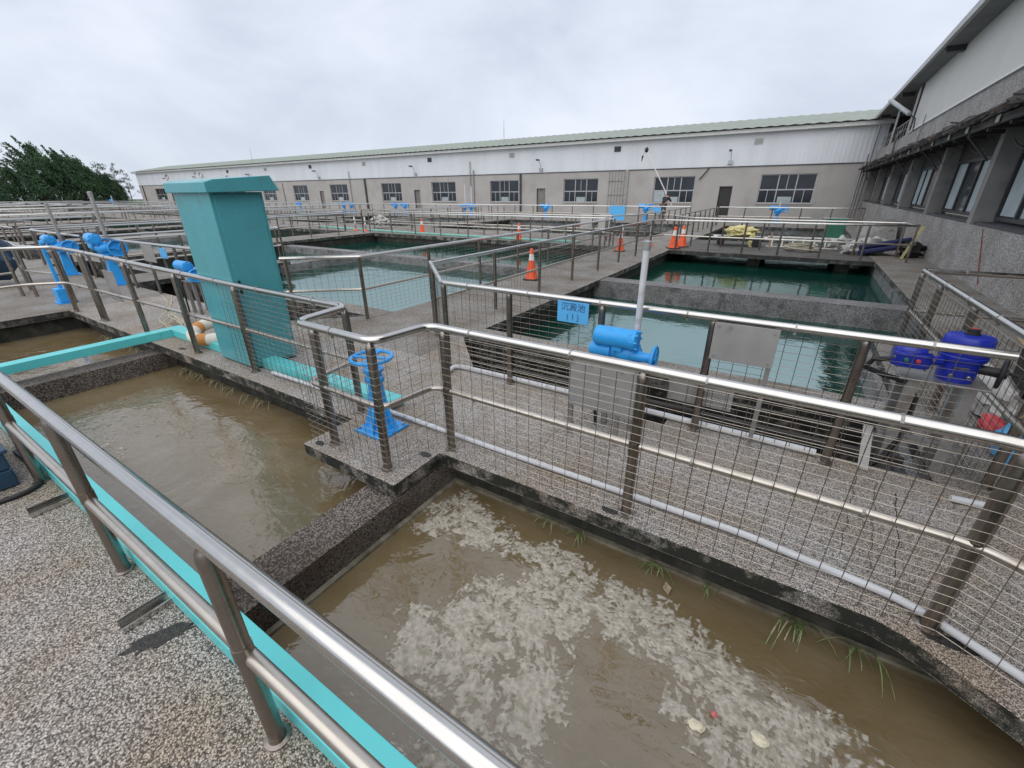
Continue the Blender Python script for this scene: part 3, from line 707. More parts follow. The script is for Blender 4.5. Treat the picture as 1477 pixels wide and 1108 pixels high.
def at(px, X):    # where the photo's column px meets the plane x = X
    az = math.atan((px - 738.5) / 677.) - rad(32.51)
    return X / math.tan(az) if abs(az) > .01 else 0
protos = [make_tree(0, 11, '', 13.), make_tree(1, 12, '', 12.), make_tree(0, 13, '', 11.), make_tree(1, 14, '', 12.5)]
tl = [(-60, -118, 0, .70), (-22, -121, 1, .72), (2, -117, 2, .76), (16, -124, 3, .74), (34, -119, 1, .76), (58, -126, 0, .78), (66, -117, 2, .93), (86, -121, 0, 1.02), (97, -118, 3, .92), (112, -123, 1, 1.0), (124, -118, 2, 1.02), (137, -122, 3, .92), (149, -118, 1, .80), (160, -122, 2, .80), (171, -118, 0, .66), (181, -121, 1, .62)]
words = ['off the left edge of the frame', 'half cut by the left edge of the frame', 'leftmost whole one of the row', 'behind the leftmost whole conifer', 'left of the pointed gap in the row', 'sunk behind the left half of the row',
         'below the grey feathery treetop', 'tallest, with the highest pointed tip of the row', 'right shoulder of the tallest conifer', 'right of the tallest conifer', 'in front at the middle of the right half', 'on the falling right half of the row', 'third from the right end of the tall row', 'second from the right end of the tall row', 'low, near the white building end', 'lowest, nearest the white building end']
for i, (px, X, k, s) in enumerate(tl):
    o = protos[k] if i == [j for j, e in enumerate(tl) if e[2] == k][0] else dup(protos[k], (0, 0, 0))
    o.location = (X, at(px, X), -3); o.scale = (s, s, s); o.rotation_euler = (0, 0, (i * 1.7) % .9 - .45)
    o['label'] = 'dark green leaning conifer, ' + words[i]; o['group'] = 'windbreak conifers beyond the tanks'
f0 = make_tree(2, 21, 'grey-green feathery tree rising behind the leftmost conifers', 14.0); f0.location = (-128, at(20, -128), -3)
for px, X, s, lb in ((66, -131, .98, 'thin feathery treetop showing left of the tallest conifer'), (158, -128, .78, 'spindly feathery tree behind the falling end of the conifers'), (176, -124, .68, 'sparse feathery tree above the low end of the conifers'), (190, -122, .58, 'sparse small tree beside the white end of the long building')):
    o = dup(f0, (X, at(px, X), -3), px * .3, lb); o.scale = (s, s, s)
b0 = make_tree(3, 31, 'light green bush between the conifers and the long building', 3.9); b0.location = (-117, at(194, -117), -3)

# ------------------------------------------------------------------ handrails
GN = 'stainless handrails on the walkways'
def R(label, path, **k): return railing(label, path, group=GN, **k)
# near rail, heavier tube, in front of the viewer
R('thick stainless handrail nearest the viewer, along the pebble deck', [(-6.2, .305), (2.4, .305)], posts=[(-6.0, .305), (-4.05, .305), (-2.62, .305), (-1.205, .295), (.35, .305), (1.9, .305)], h=.93, mids=(.455,), rt=.0265, rm=.0245, rp=.028, fil=.02)
for o in list(COL.objects):
    if o.name == 'railing': MB().tube([(0, .008, .9555), (8.6, .008, .9555)], .0009, 6).build('weld_seam', 'steel_post', o, True); break
# main front rail
mp = [(-10.35, .4), (-10.35, 1.7), (-10.0, 2.09), (-9.0, 2.12), (-4.77, 2.20), (-2.99, 2.185), (-2.93, 1.70), (-2.10, 1.68), (-2.04, 2.13), (.87, 2.105), (1.6, 1.66), (3.2, .7)]
hh = [1.05, 1.05, 1.05, 1.045, .955, .955, .955, .955, .955, .955, .955, .955]
R('zigzag handrail with wire mesh round the bump-out with the blue hand wheel', [(x, y, z) for (x, y), z in zip(mp, hh)],
  posts=[(-10.3, .8), (-10.06, 2.08), (-8.99, 2.12), (-8.86, 2.12), (-7.4, 2.14), (-6.0, 2.15), (-4.77, 2.19), (-3.0, 2.17), (-2.74, 1.70), (-2.13, 1.68), (-1.91, 2.125), (-.53, 2.115), (.87, 2.105), (1.75, 1.56)],
  h=.955, mids=(.49,), rp=.031, mesh=(-.02, .93, [(-5.05, 2.17), (-3.02, 2.15), (-2.96, 1.645), (-2.07, 1.63), (-2.02, 2.09), (.88, 2.065), (1.6, 1.61), (3.2, .65)]), fil=.10)
R('mesh handrail behind the walkway, carrying the blue lettered sign', [(-4.05, 4.36), (-3.0, 3.37), (1.16, 3.36)], posts=[(-3.93, 4.25), (-3.02, 3.42), (-2.19, 3.40), (-1.25, 3.375), (-.39, 3.40), (.51, 3.40)],
  h=.955, mids=(), rp=.029, mesh=(.05, .92, [(-4.03, 4.40), (-2.98, 3.41), (-1.36, 3.405), (-.40, 3.405), (1.05, 3.40)]), fil=.05, gx=.1, skip=(2,))
W1R = [(-4.05, 4.36), (-4.06, 14.9), (-3.9, 15.55), (2.62, 15.62), (2.62, 16.0)]
R('right-hand mesh handrail of the path between the two tanks', W1R[:2], h=.94, step=1.5, mids=(.46,), mesh=(.05, .9), detail=1, gx=.1, gz=.06, rt=.027)
R('left-hand mesh handrail of the path between the two tanks', [(-6.3, 3.62), (-5.44, 4.36), (-5.44, 15.0)], h=.94, step=1.45, mids=(.46,), mesh=(.05, .9), detail=1, gx=.1, gz=.06, posts=[(-6.25, 3.66), (-5.44, 4.33)] + [(-5.44, 4.33 + 1.5 * i) for i in range(1, 8)])
R('handrail along the front of the cluttered catwalk', [(-4.06, 14.9), (-3.85, 15.6), (2.62, 15.66), (2.66, 16.1)], h=.92, mids=(.45,), detail=1, posts=[(-3.4, 15.6), (-2.38, 15.6), (-1.4, 15.62), (-.43, 15.63), (.62, 15.64), (1.6, 15.65), (2.59, 15.66)])
R('handrail along the back of the cluttered catwalk', [(-4.15, 18.3), (-3.2, 17.0), (2.5, 16.75), (2.55, 16.2)], h=.93, mids=(), detail=1, posts=[(-3.2, 17.0), (-2.2, 16.95), (-1.0, 16.9), (.4, 16.85), (1.5, 16.8), (2.5, 16.75)])
R('mesh handrail beside the dark blue actuator, running along the tank', [(1.36, 3.35), (1.29, 6.68), (2.0, 6.72), (3.1, 6.74)], h=.955, mids=(.5,), posts=[(1.40, 3.62), (1.34, 4.9), (1.31, 5.9), (1.29, 6.66), (2.4, 6.73)], mesh=(.05, .92, [(1.30, 3.4), (1.24, 6.62)]), fil=.03)
R('short handrail against the pebbledash wall at the right edge', [(2.2, 5.2), (3.1, 5.3)], h=.8, mids=(), detail=1)
R('right-hand handrail of the far path leading to the dark doorway', [(-4.15, 18.3), (-4.15, 28.3)], h=.93, mids=(.46,), detail=1, step=1.2)
R('left-hand handrail of the far path leading to the dark doorway', [(-6.4, 17.1), (-5.62, 18.4), (-5.62, 28.3)], h=.93, mids=(.46,), detail=1, step=1.2)
R('long handrail along the building-side deck, right half', [(-4.1, 28.4), (2.5, 28.4), (2.5, 29.6)], h=.95, mids=(.48,), detail=1, step=1.45)
R('long handrail along the building-side deck, left of the far path', [(-5.65, 28.4), (-60, 28.4)], h=.95, mids=(.48,), detail=0, step=1.5, rt=.03)
R('far left end of the handrail along the building-side deck', [(-60, 28.4), (-112, 28.4)], h=.95, mids=(.48,), detail=0, step=2.5, rt=.035)
R('handrail left of the cabinet with the grey and blue plates', [(-13.0, 3.45), (-9.9, 3.48), (-6.35, 3.56)], h=.955, mids=(.47,), detail=1, posts=[(-12.9, 3.45), (-11.6, 3.46), (-10.5, 3.47), (-9.35, 3.49), (-8.2, 3.5), (-7.2, 3.53), (-6.35, 3.56)])
R('handrail on the deck at the left edge of the photo', [(-13.3, 2.2), (-12.3, 2.08), (-10.95, 2.3)], h=.95, mids=(.5,), detail=1, step=1.1)
R('low handrail crossing the deck at the far left edge', [(-14.6, .2), (-12.4, 1.3), (-12.6, 1.95)], h=.9, mids=(.45,), detail=1, step=1.1)
nth = ['first', 'second', 'third', 'fourth', 'fifth', 'sixth', 'seventh', 'eighth']
for k in range(8):
    dx = -14.4 * k; d = 1 if k < 2 else 0; n = nth[k]; th = .027 if k < 2 else .034
    st = 1.5 if k < 3 else 2.4
    if k:
        R('near-tank handrail on the right side of the %s path left of the cabinet' % nth[k - 1], [(-4.05 + dx, 3.6), (-4.05 + dx, 15.2)], h=.93, mids=(.46,), detail=d, step=st, rt=th)
        R('near-tank handrail on the left side of the %s path left of the cabinet' % nth[k - 1], [(-5.44 + dx, 3.6), (-5.44 + dx, 15.2)], h=.93, mids=(.46,), detail=d, step=st, rt=th)
        R('far-tank handrail on the right side of the %s path left of the cabinet' % nth[k - 1], [(-4.15 + dx, 17.2), (-4.15 + dx, 28.2)], h=.93, mids=(.46,), detail=0, step=st, rt=th)
        R('far-tank handrail on the left side of the %s path left of the cabinet' % nth[k - 1], [(-5.5 + dx, 17.2), (-5.5 + dx, 28.2)], h=.93, mids=(.46,), detail=0, step=st, rt=th)
        R('walkway handrail between the %s and next path, from the left end' % n, [(-18.4 + dx, 3.5), (-13.9 + dx, 3.5)], h=.93, mids=(.46,), detail=0, step=st, rt=th)
        R('walkway handrail in the %s bay, right of its stub catwalk' % n, [(-12.3 + dx, 3.5), (-5.44 + dx, 3.5)], h=.93, mids=(.46,), detail=0, step=st, rt=th)
    else:
        R('handrail from the first left path corner towards the tall grey posts', [(-18.4, 3.6), (-17.9, 3.46), (-13.95, 3.46)], h=.94, mids=(.47,), detail=1, step=1.3)
    R('left handrail of the stub catwalk in the %s tank bay' % n, [(-13.7 + dx, 3.6), (-13.7 + dx, 7.3)], h=.93, mids=(.46,), detail=d, step=1.2 if k < 3 else 2.4, rt=th)
    R('right handrail of the stub catwalk in the %s tank bay' % n, [(-12.42 + dx, 3.6), (-12.42 + dx, 7.3), (-12.7 + dx, 7.35)], h=.93, mids=(.46,), detail=d, step=1.2 if k < 3 else 2.4, rt=th)
    R('front handrail of the %s cross path left of the cones path' % n, [(-5.44 + dx, 15.2), (-5.9 + dx, 15.6), (-18.4 + dx, 15.6)], h=.93, mids=(.46,), detail=d, step=st, rt=th)
    R('back handrail of the %s cross path left of the cones path' % n, [(-6.2 + dx, 17.0), (-18.4 + dx, 17.0)], h=.93, mids=(.46,), detail=d, step=st, rt=th)

# ------------------------------------------------------------------ turquoise channel beams
def channel(b, x0, x1, y0, y1, z0, z1, along, t=.008):
    b.box(x0, x1, y0, y1, z1 - t, z1)
    if along == 'x': b.box(x0, x1, y0, y0 + t, z0, z1 - t); b.box(x0, x1, y1 - t, y1, z0, z1 - t)
    else: b.box(x0, x0 + t, y0, y1, z0, z1 - t); b.box(x1 - t, x1, y0, y1, z0, z1 - t)
    return b
o = channel(MB(), -8.2, 2.5, .350, .472, .004, .10, 'x').build('channel_beam', 'teal', bevel=.003); tag(o, 'turquoise steel channel lying behind the nearest handrail', 'beam')
o = channel(MB(), -7.20, -7.03, .474, 2.16, .0, .10, 'y').build('channel_beam', 'teal', bevel=.003); tag(o, 'turquoise steel channel bridging the muddy basin on the left', 'beam')
o = channel(MB(), -7.20, -2.75, 2.30, 2.46, .004, .10, 'x').build('channel_beam', 'teal', bevel=.003); tag(o, 'turquoise steel channel on the walkway, passing behind the cabinet', 'beam')
MB().box(-7.20, -7.03, 2.162, 2.298, .0, .10).build('end_piece', 'teal', o)
for i, x in enumerate((-2.2, -3.615)):
    b = MB().box(x - .028, x + .028, .16, .36, .004, .010).box(x - .028, x - .022, .16, .36, .010, .05).box(x + .022, x + .028, .16, .36, .010, .03)
    tag(b.build('steel_stub', 'steel'), ['short steel angle poking out from under the near turquoise beam, beside the oil stain', 'short steel angle poking out from under the near turquoise beam, close to the black cable'][i], 'steel bar')
# oil stain as a thin irregular film
pts = []
for i in range(60):
    a = 2 * PI * i / 60; r = 1 + .6 * noise.noise(Vector((math.cos(a) * 2.6, math.sin(a) * 2.6, 4.2))); u, w = math.cos(a) * .115 * r, math.sin(a) * .042 * r; pts.append((-2.015 + u * .45 - w * .89, .245 + u * .89 + w * .45))
struct(MB().prism(pts, .0005, .003).build('oil_stain', 'oil'))
for n_, (cx, cy, rx, ry) in enumerate(((-2.02, 1.95, .05, .03), (-.62, 2.09, .055, .03), (-6.35, 2.12, .07, .03), (.94, 2.06, .10, .035), (-2.84, 1.63, .045, .025))):
    pts = [(cx + math.cos(2 * PI * i / 18) * rx * (1 + .4 * noise.noise(Vector((i * .7, n_, 0)))), cy + math.sin(2 * PI * i / 18) * ry * (1 + .4 * noise.noise(Vector((i * .7, n_, 5))))) for i in range(18)]
    struct(MB().prism(pts, .0005, .003).build('mortar_patch', 'oil'))

def crack(pts, w):
    L = [Vector((*p, 0)) for p in pts]; b = MB(); q = []
    for a, c in zip(L[:-1], L[1:]):
        for i in range(8):
            p = a.lerp(c, i / 8); q.append(p + Vector((.018 * noise.noise(p * 9), .018 * noise.noise(p * 9 + Vector((5, 1, 2))), 0)))
    q.append(L[-1]); vs = []
    for i, p in enumerate(q):
        d = (q[min(i + 1, len(q) - 1)] - q[max(i - 1, 0)]).normalized(); s = Vector((-d.y, d.x, 0)) * w * (.5 + abs(noise.noise(p * 20)))
        vs += [(p.x - s.x, p.y - s.y, .0025), (p.x + s.x, p.y + s.y, .0025)]
    b.add(vs, [(2 * i, 2 * i + 1, 2 * i + 3, 2 * i + 2) for i in range(len(q) - 1)])
    struct(b.build('crack', 'oil'))
crack([(.70, 3.36), (.61, 2.78), (.56, 2.42)], .0022); crack([(.79, 3.28), (.72, 2.66), (.68, 2.36)], .0022); crack([(.89, 3.22), (.83, 2.68), (.78, 2.36)], .003)
crack([(-3.0, 3.1), (-4.2, 2.95), (-5.0, 3.3)], .003); crack([(-1.2, 3.3), (-1.35, 2.7), (-1.28, 2.3)], .002)
# ------------------------------------------------------------------ the turquoise cabinet
def cabinet():
    x0, x1, y0, y1 = -5.55, -4.82, 2.22, 2.74
    t = thing('control_cabinet', 'tall turquoise steel cabinet with an overhanging hood on the walkway', 'cabinet', (x0, y0, 0))
    w, d = x1 - x0, y1 - y0
    MB().box(0, w, 0, d, .02, 1.82).build('body', 'teal_cab', t, bevel=.006)
    MB().box(.02, w - .02, .02, d - .02, 0, .019).build('plinth', 'black', t)
    # door on the right face
    MB().box(w + .0015, w + .010, .035, d - .03, .05, 1.80).build('door', 'teal_cab', t, bevel=.003)
    MB().rod((w + .012, d - .018, .25), (w + .012, d - .018, .35), .008, n=8).rod((w + .012, d - .018, 1.4), (w + .012, d - .018, 1.5), .008, n=8).build('hinge', 'teal_cab', t)
    MB().box(w + .011, w + .02, .05, .07, .85, .98).build('handle', 'black', t)
    h = MB(); xa, xb = -.02, w + .10
    pr = [(-.06, 1.815), (-.06, 1.905), (.02, 1.93), (d + .06, 1.975), (d + .135, 1.832)]
    h.add([(x, y, z) for x in (xa, xb) for y, z in pr], [tuple(range(5)), tuple(range(5, 10))[::-1]] + [(i, (i + 1) % 5, 5 + (i + 1) % 5, 5 + i) for i in range(5)])
    h.build('hood', 'teal_cab', t, bevel=.006)
    for x, y in ((.02, -.02), (.12, d), (w - .05, -.0), (w + .02, d - .1)):
        MB().tube([(x, y, 1.94)] + [(x + .03 * math.cos(a) + .03 - .03, y, 1.965 + .022 * math.sin(a)) for a in [PI - PI * i / 8 for i in range(9)]] + [(x + .03, y, 1.94)], .005, 6).build('lifting_eye', 'galv', t, True)
cabinet()

# ------------------------------------------------------------------ valve stands and actuators
def handwheel(b, c, axis, R_, r=.012, spokes=3):
    b.torus(c, axis, R_, r, 30, 8)
    q = Vector((0, 0, 1)).rotation_difference(Vector(axis).normalized()); c = Vector(c)
    for i in range(spokes):
        a = 2 * PI * i / spokes + .4
        b.rod(c, c + q @ Vector((R_ * math.cos(a), R_ * math.sin(a), 0)), r * .8, n=8)
    b.lathe([(.03, -.025), (.03, .025)], c, axis, 12)
    return b
def hand_stand():
    t = thing('valve_stand', 'bright blue valve pillar with a horizontal hand wheel on the bump-out', 'valve', (-2.60, 2.05, 0))
    MB().box(-.16, .16, -.15, .15, .002, .022).build('base_plate', 'blue', t, bevel=.004)
    b = MB().lathe([(.105, .022), (.10, .05), (.088, .06), (.058, .40), (.055, .43), (.075, .435), (.078, .47), (.06, .48), (.062, .52), (.08, .525), (.08, .545), (.035, .555), (.03, .60), (.016, .60), (.016, .655)], n=20)
    for a in range(4):
        T = Matrix.Rotation(a * PI / 2 + .3, 4, 'Z'); b.add([T @ Vector(v) for v in ((.06, -.008, .022), (.15, -.008, .022), (.07, -.008, .25), (.06, .008, .022), (.15, .008, .022), (.07, .008, .25))], [(0, 1, 2), (5, 4, 3), (0, 2, 5, 3), (1, 4, 5, 2), (0, 3, 4, 1)])
    b.build('pillar', 'blue', t, True)
    w = MB(); handwheel(w, (0, 0, .635), (0, 0, 1), .155, .015, 4).build('hand_wheel', 'blue', t, True)
    b = MB()
    for x in (-.13, .13):
        for y in (-.12, .12): b.lathe([(.014, .022), (.014, .038)], (x, y, 0), n=6)
    b.build('bolt', 'galv', t)
hand_stand()

def actuator(label, group=None, pole=.9, stand='legs', wheel=.115, zb=.30, polemat='pvc', cap=True, wy=-.08, my=-.11, base=.0):
    """electric gate actuator: gear case, motor barrel, terminal barrel, hand wheel, stem cover tube, frame"""
    t = thing('gate_actuator', label, 'actuator', (0, 0, 0), 0, group)
    g = MB()
    g.lathe([(.13, zb - .02), (.13, zb + .01), (.10, zb + .02), (.105, zb + .17), (.09, zb + .2), (.06, zb + .21)], n=20)
    g.blob((0, -.02, zb + .1), .15, .13, .11, 3, .08)
    g.rod((0, wy, zb + .10), (.24, wy, zb + .10), .055, .045, 16)
    for a in range(8): g.lathe([(.012, 0), (.012, .015)], (.118 * math.cos(a * PI / 4), .118 * math.sin(a * PI / 4), zb + .01), n=6)
    g.build('gear_case', 'blue', t, True)
    m = MB(); m.lathe([(.05, -.205), (.082, -.20), (.095, -.185), (.095, .17), (.098, .175), (.098, .2), (.08, .215), (.05, .22)], (-.10, my, zb + .26), (1, 0, 0), 22)
    for a in range(8): m.rod((.05, my + .088 * math.cos(a * PI / 4), zb + .26 + .088 * math.sin(a * PI / 4)), (.125, my + .088 * math.cos(a * PI / 4), zb + .26 + .088 * math.sin(a * PI / 4)), .011, n=6)
    m.box(-.12, -.02, my - .05, my + .05, zb + .14, zb + .20)
    m.build('motor', 'blue', t, True)
    c = MB(); c.lathe([(.03, -.115), (.055, -.11), (.068, -.09), (.068, .07), (.075, .075), (.075, .1), (.04, .11)], (-.24, -.09, zb + .11), (1, 0, 0), 18)
    c.rod((-.17, -.09, zb + .1), (-.05, -.06, zb + .1), .05, n=14)
    c.build('terminal_box', 'blue', t, True)
    w = MB(); handwheel(w, (.27, wy, zb + .10), (1, 0, 0), wheel, .016, 3)
    w.lathe([(.06, -.03), (wheel * .92, -.02), (wheel * .92, -.012), (.06, -.015)], (.27, wy, zb + .10), (1, 0, 0), 24)
    w.build('hand_wheel', 'blue', t, True)
    p = MB().lathe([(.03, zb + .2), (.03, zb + .2 + pole), ], (.05, .05, 0), n=14)
    pt = p.build('stem_cover', polemat, t, True)
    if cap: MB().lathe([(.035, zb + .19 + pole - .05), (.036, zb + .21 + pole), (.02, zb + .22 + pole)], (.05, .05, 0), n=14).build('cap', 'plate', pt, True)
    s = MB()
    if stand == 'legs':
        for x in (-.14, .14):
            for y in (-.12, .12): s.box(x - .025, x + .025, y - .025, y + .025, base, zb - .035)
        s.box(-.2, .2, -.18, .18, zb - .034, zb - .021)
        s.build('frame', 'galv', t)
        b = MB().tube([(-.24, -.12, zb + .05), (-.26, -.16, zb - .12), (-.2, -.2, -.02)], .016, 8); b.build('cable', 'black', t, True)
    else:
        s.add([(-.06, -.05, zb - .02), (.06, -.05, zb - .02), (.06, .05, zb - .02), (-.06, .05, zb - .02), (-.12, -.1, .02), (.12, -.1, .02), (.12, .1, .02), (-.12, .1, .02)], [(0, 1, 2, 3), (0, 4, 5, 1), (1, 5, 6, 2), (2, 6, 7, 3), (3, 7, 4, 0), (7, 6, 5, 4)])
        s.box(-.17, .17, -.15, .15, .002, .0195)
        s.build('pedestal', 'blue', t, bevel=.004)
    return t
a1 = actuator('sky blue actuator with a tall grey tube, behind the lettered sign rail', 'blue gate actuators', .91, zb=.67); a1.location = (-.95, 3.22, 0); a1.scale = (.82, .82, .82)
a2 = dup(a1, (-8.12, 3.2, 0), None, 'sky blue actuator half hidden by the left side of the cabinet')
for c in list(a2.children):
    if c.name.startswith('stem_cover'):
        for k in list(c.children): bpy.data.objects.remove(k)
        bpy.data.objects.remove(c)
p1 = actuator('blue actuator on a pillar, right one of the pair left of the cabinet', 'blue gate actuators', .80, 'ped', .128, .54, 'plate', wy=.11, my=-.12); p1.location = (-12.45, 3.42, 0); p1.rotation_euler = (0, 0, rad(-6)); p1.scale = (1.2, 1.2, 1.2)
p2 = dup(p1, (-15.1, 3.3, 0), rad(-4), 'blue actuator on a pillar, left one of the pair left of the cabinet'); p2.scale = (1.15, 1.15, 1.05)
# thin blue lever post with a box foot by the left corner of the front rail
t = thing('lever_post', 'blue lever post with a dark blue box foot at the left corner', 'valve', (-11.15, 2.22, 0))
MB().prism([(-.16, -.13), (.16, -.13), (.16, .13), (-.16, .13)], .002, .02).build('base_plate', 'blue', t)
b = MB().box(-.12, .12, -.1, .1, .021, .26); b.build('box_foot', 'blue', t, bevel=.01)
b = MB().box(-.06, .03, -.022, .022, .2605, 1.02).lathe([(.05, -.02), (.05, .02)], (-.01, 0, 1.04), (0, 1, 0), 14); b.build('lever', 'blue', t, True)

# far actuators in front of the long building
def far_act(label, x, y, pole=.0, s=1.):
    t = thing('gate_actuator', label, 'actuator', (x, y, 0), 0, 'far blue actuators by the long building')
    b = MB().box(-.17, .17, -.14, .14, .002, .03).lathe([(.13, .03), (.09, .25), (.09, .55), (.2, .56), (.2, .6)], n=10); b.build('pedestal', 'blue', t, True)
    b = MB().blob((0, 0, .72), .2, .17, .16, 1, .1).rod((-.42, -.05, .86), (-.02, -.05, .86), .12, n=10).rod((.02, 0, .78), (.35, 0, .86), .08, n=8); b.build('gear_case', 'blue', t, True)
    w = MB(); handwheel(w, (.34, -.1, .82), (.3, -1, .1), .17, .03, 3).build('hand_wheel', 'blue', t, True)
    if pole: MB().rod((.05, .05, .85), (.05, .05, .85 + pole), .05, n=8).build('stem_cover', 'pvc', t, True)
    t.scale = (s, s, s); return t
fa = [('far blue actuator below the widest window, near the right wall', -1.3, 30.8, .35, 1.0), ('far blue actuator beside the man with the pole', -8.9, 30.6, 0, 1.05), ('far blue actuator below the grey door', -16.4, 30.6, .2, 1.0), ('far blue actuator with two tall tubes, between the middle windows', -23.4, 30.6, 1.4, 1.0), ('far blue actuator, its left neighbour close to the grey downpipe', -23.9, 30.4, 1.7, .95),
      ('far blue actuator, right one of the pair left of the second grey door', -31.0, 30.6, 0, 1.), ('far blue actuator, left one of the pair left of the second grey door', -32.2, 30.6, 0, 1.), ('far blue actuator, right one of the pair left of the dark downpipe nearest the cabinet', -38.4, 30.6, 0, 1.), ('far blue actuator, left one of the pair left of the dark downpipe nearest the cabinet', -39.6, 30.6, 0, 1.), ('far blue actuator nearest the right side of the cabinet hood', -47.0, 30.6, 0, 1.), ('far blue actuator past the cabinet, by the left building end', -100., 30.6, .6, 1.2)]
for a in fa: far_act(*a)

# dark blue actuator at the right on its steel frame
def navy():
    t = thing('rotary_actuator', 'royal blue electric actuator with a black crank wheel on a steel frame', 'actuator', (1.04, 3.72, 0))
    b = MB(); b.lathe([(.092, .665), (.096, .68), (.102, .80), (.118, .81), (.122, .835), (.118, .84)], (.015, 0, 0), n=28); b.build('gear_case', 'navy', t, True)
    b = MB(); b.lathe([(.14, .842), (.143, .85), (.138, .94), (.128, .958), (.05, .966), (0.001, .967)], n=28)
    cv = b.build('cover', 'navy', t, True); cv.scale = (.88, .80, 1); cv.location = (.015, 0, 0)
    MB().lathe([(.045, .966), (.045, .976), (.034, .98), (.034, 1.0), (.02, 1.003)], n=16).build('indicator', 'black', cv, True)
    MB().box(-.018, .018, -.012, .012, 1.0035, 1.006).build('indicator_window', 'redbag', cv)
    b = MB(); b.prism([(-.34, -.115), (-.30, -.15), (-.18, -.15), (-.14, -.115), (-.14, -.03), (-.34, -.03)], .735, .83); b.rod((-.15, -.08, .785), (-.08, -.04, .785), .03, n=12)
    k = b.build('control_box', 'navy', t, bevel=.008)
    b = MB().blob((-.24, -.07, .835), .1, .075, .045, 5, .05); b.build('dome', 'navy', k, True)
    for x, m_ in ((-.275, 'greenbox'), (-.215, 'redbag')): MB().lathe([(.013, 0), (.013, .014), (.009, .017)], (x, -.151, .79), (0, -1, 0), 12).build('push_button', m_, k, True)
    b = MB()
    for x, z in ((-.335, .8), (-.145, .81), (-.31, .74), (-.17, .74)): b.lathe([(.008, 0), (.008, .012)], (x, -.145, z), (0, -1, 0), 8)
    b.build('screw', 'steel', k)
    b = MB()
    for x in (-.03, .05): b.lathe([(.013, 0), (.013, .01), (.008, .016)], (x, -.112, .72), (0, -1, 0), 10)
    b.box(-.03, .04, -.113, -.108, .765, .777)
    b.build('bolt', 'steel', t, True)
    b = MB(); handwheel(b, (.20, -.06, .76), (1, -.3, 0), .085, .012, 3); b.lathe([(.05, -.012), (.05, .012)], (.20, -.06, .76), (1, -.3, 0), 16); b.rod((.10, -.03, .76), (.2, -.06, .76), .03, n=12)
    w = b.build('crank_wheel', 'black', t, True)
    MB().rod((.225, -.07, .77), (.34, -.10, .755), .011, n=10).build('crank_handle', 'wood', w, True)
    b = MB().box(-.27, .17, -.14, .14, .650, .664); b.build('top_plate', 'galv', t, bevel=.003)
    legs = MB()
    for x, y in ((-.20, .10), (.10, -.08), (.10, .11), (-.18, -.08)):
        legs.box(x - .03, x + .03, y - .004, y + .004, -.2, .649); legs.box(x - .03, x - .024, y + .0042, y + .04, -.2, .649); legs.box(x + .024, x + .03, y + .0042, y + .04, -.2, .649)
    legs.box(-.25, .2, -.03, .03, .16, .20)
    legs.build('frame', 'galv', t)
    MB().add([Vector(v) for v in ((-.34, -.3, .0), (-.28, -.3, .0), (-.34, -.02, .22), (-.28, -.02, .22), (-.34, -.3, .01), (-.28, -.3, .01), (-.34, -.03, .23), (-.28, -.03, .23))], [(0, 1, 3, 2), (4, 6, 7, 5), (0, 4, 5, 1), (2, 3, 7, 6), (0, 2, 6, 4), (1, 5, 7, 3)]).build('brace', 'galv', t)
    b = MB().tube([(-.33, -.08, .76), (-.42, -.06, .74), (-.44, -.02, .66), (-.34, 0, .62), (-.2, -.02, .60), (-.13, -.05, .5), (-.13, -.06, .25), (-.18, -.1, .05), (-.3, -.15, -.1)], .018, 10)
    b.build('cable', 'black', t, True)
navy()

# ------------------------------------------------------------------ plates and signs
def board(name, label, cat, org, w, h, z0, mat='plate', legs=(), rz=0, tilt=0, legmat='galv'):
    t = thing(name, label, cat, org, rz)
    MB().box(0, w, -.004, .004, z0, z0 + h).build('panel', mat, t, bevel=.002)
    for x in legs: MB().box(x - .016, x + .016, .005, .03, .0, z0 + h * .9).build('leg', legmat, t)
    b = MB()
    for x in (.03, w - .03):
        for z in (z0 + .03, z0 + h - .03): b.lathe([(.008, 0), (.008, .006)], (x, -.004, z), (0, -1, 0), 8)
    b.build('bolt', 'galv', t)
    return t
board('sign_board', 'grey plate on two legs on the walkway, left of the rail post', 'sign', (-1.26, 2.80, 0), .54, .40, .27, legs=(.02, .40))
board('sign_board', 'smaller grey plate on one leg, low beside the slot in the walkway', 'sign', (-.66, 3.50, 0), .50, .21, .18, legs=(.25,))
board('sign_board', 'scratched grey plate clamped to the back handrail, under the sky reflection', 'sign', (-.37, 3.31, 0), .41, .28, .66, legs=(.39,))
board('sign_board', 'grey plate hung on the handrail left of the cabinet', 'sign', (-10.5, 3.40, 0), .5, .31, .64)
board('sign_board', 'grey plate on the front rail left of the cabinet', 'sign', (-8.75, 2.26, 0), .42, .45, .33)
board('sign_board', 'small blue plate on the rail left of the cabinet', 'sign', (-9.82, 3.43, 0), .28, .18, .74, 'signblue')
board('sign_board', 'small blue plate behind the left pair of pillar actuators', 'sign', (-13.5, 3.41, 0), .30, .22, .72, 'signblue')
board('sign_board', 'large plain blue board on the far handrail by the conduit rack', 'sign', (-10.55, 28.3, 0), 1.02, .85, .12, 'signblue')
board('sign_board', 'small blue plate on the far handrail right of the man', 'sign', (-7.75, 28.3, 0), .45, .35, .55, 'signblue')
board('sign_board', 'small pale plate on the far handrail below the widest window', 'sign', (.35, 28.3, 0), .55, .4, .3, 'plate')
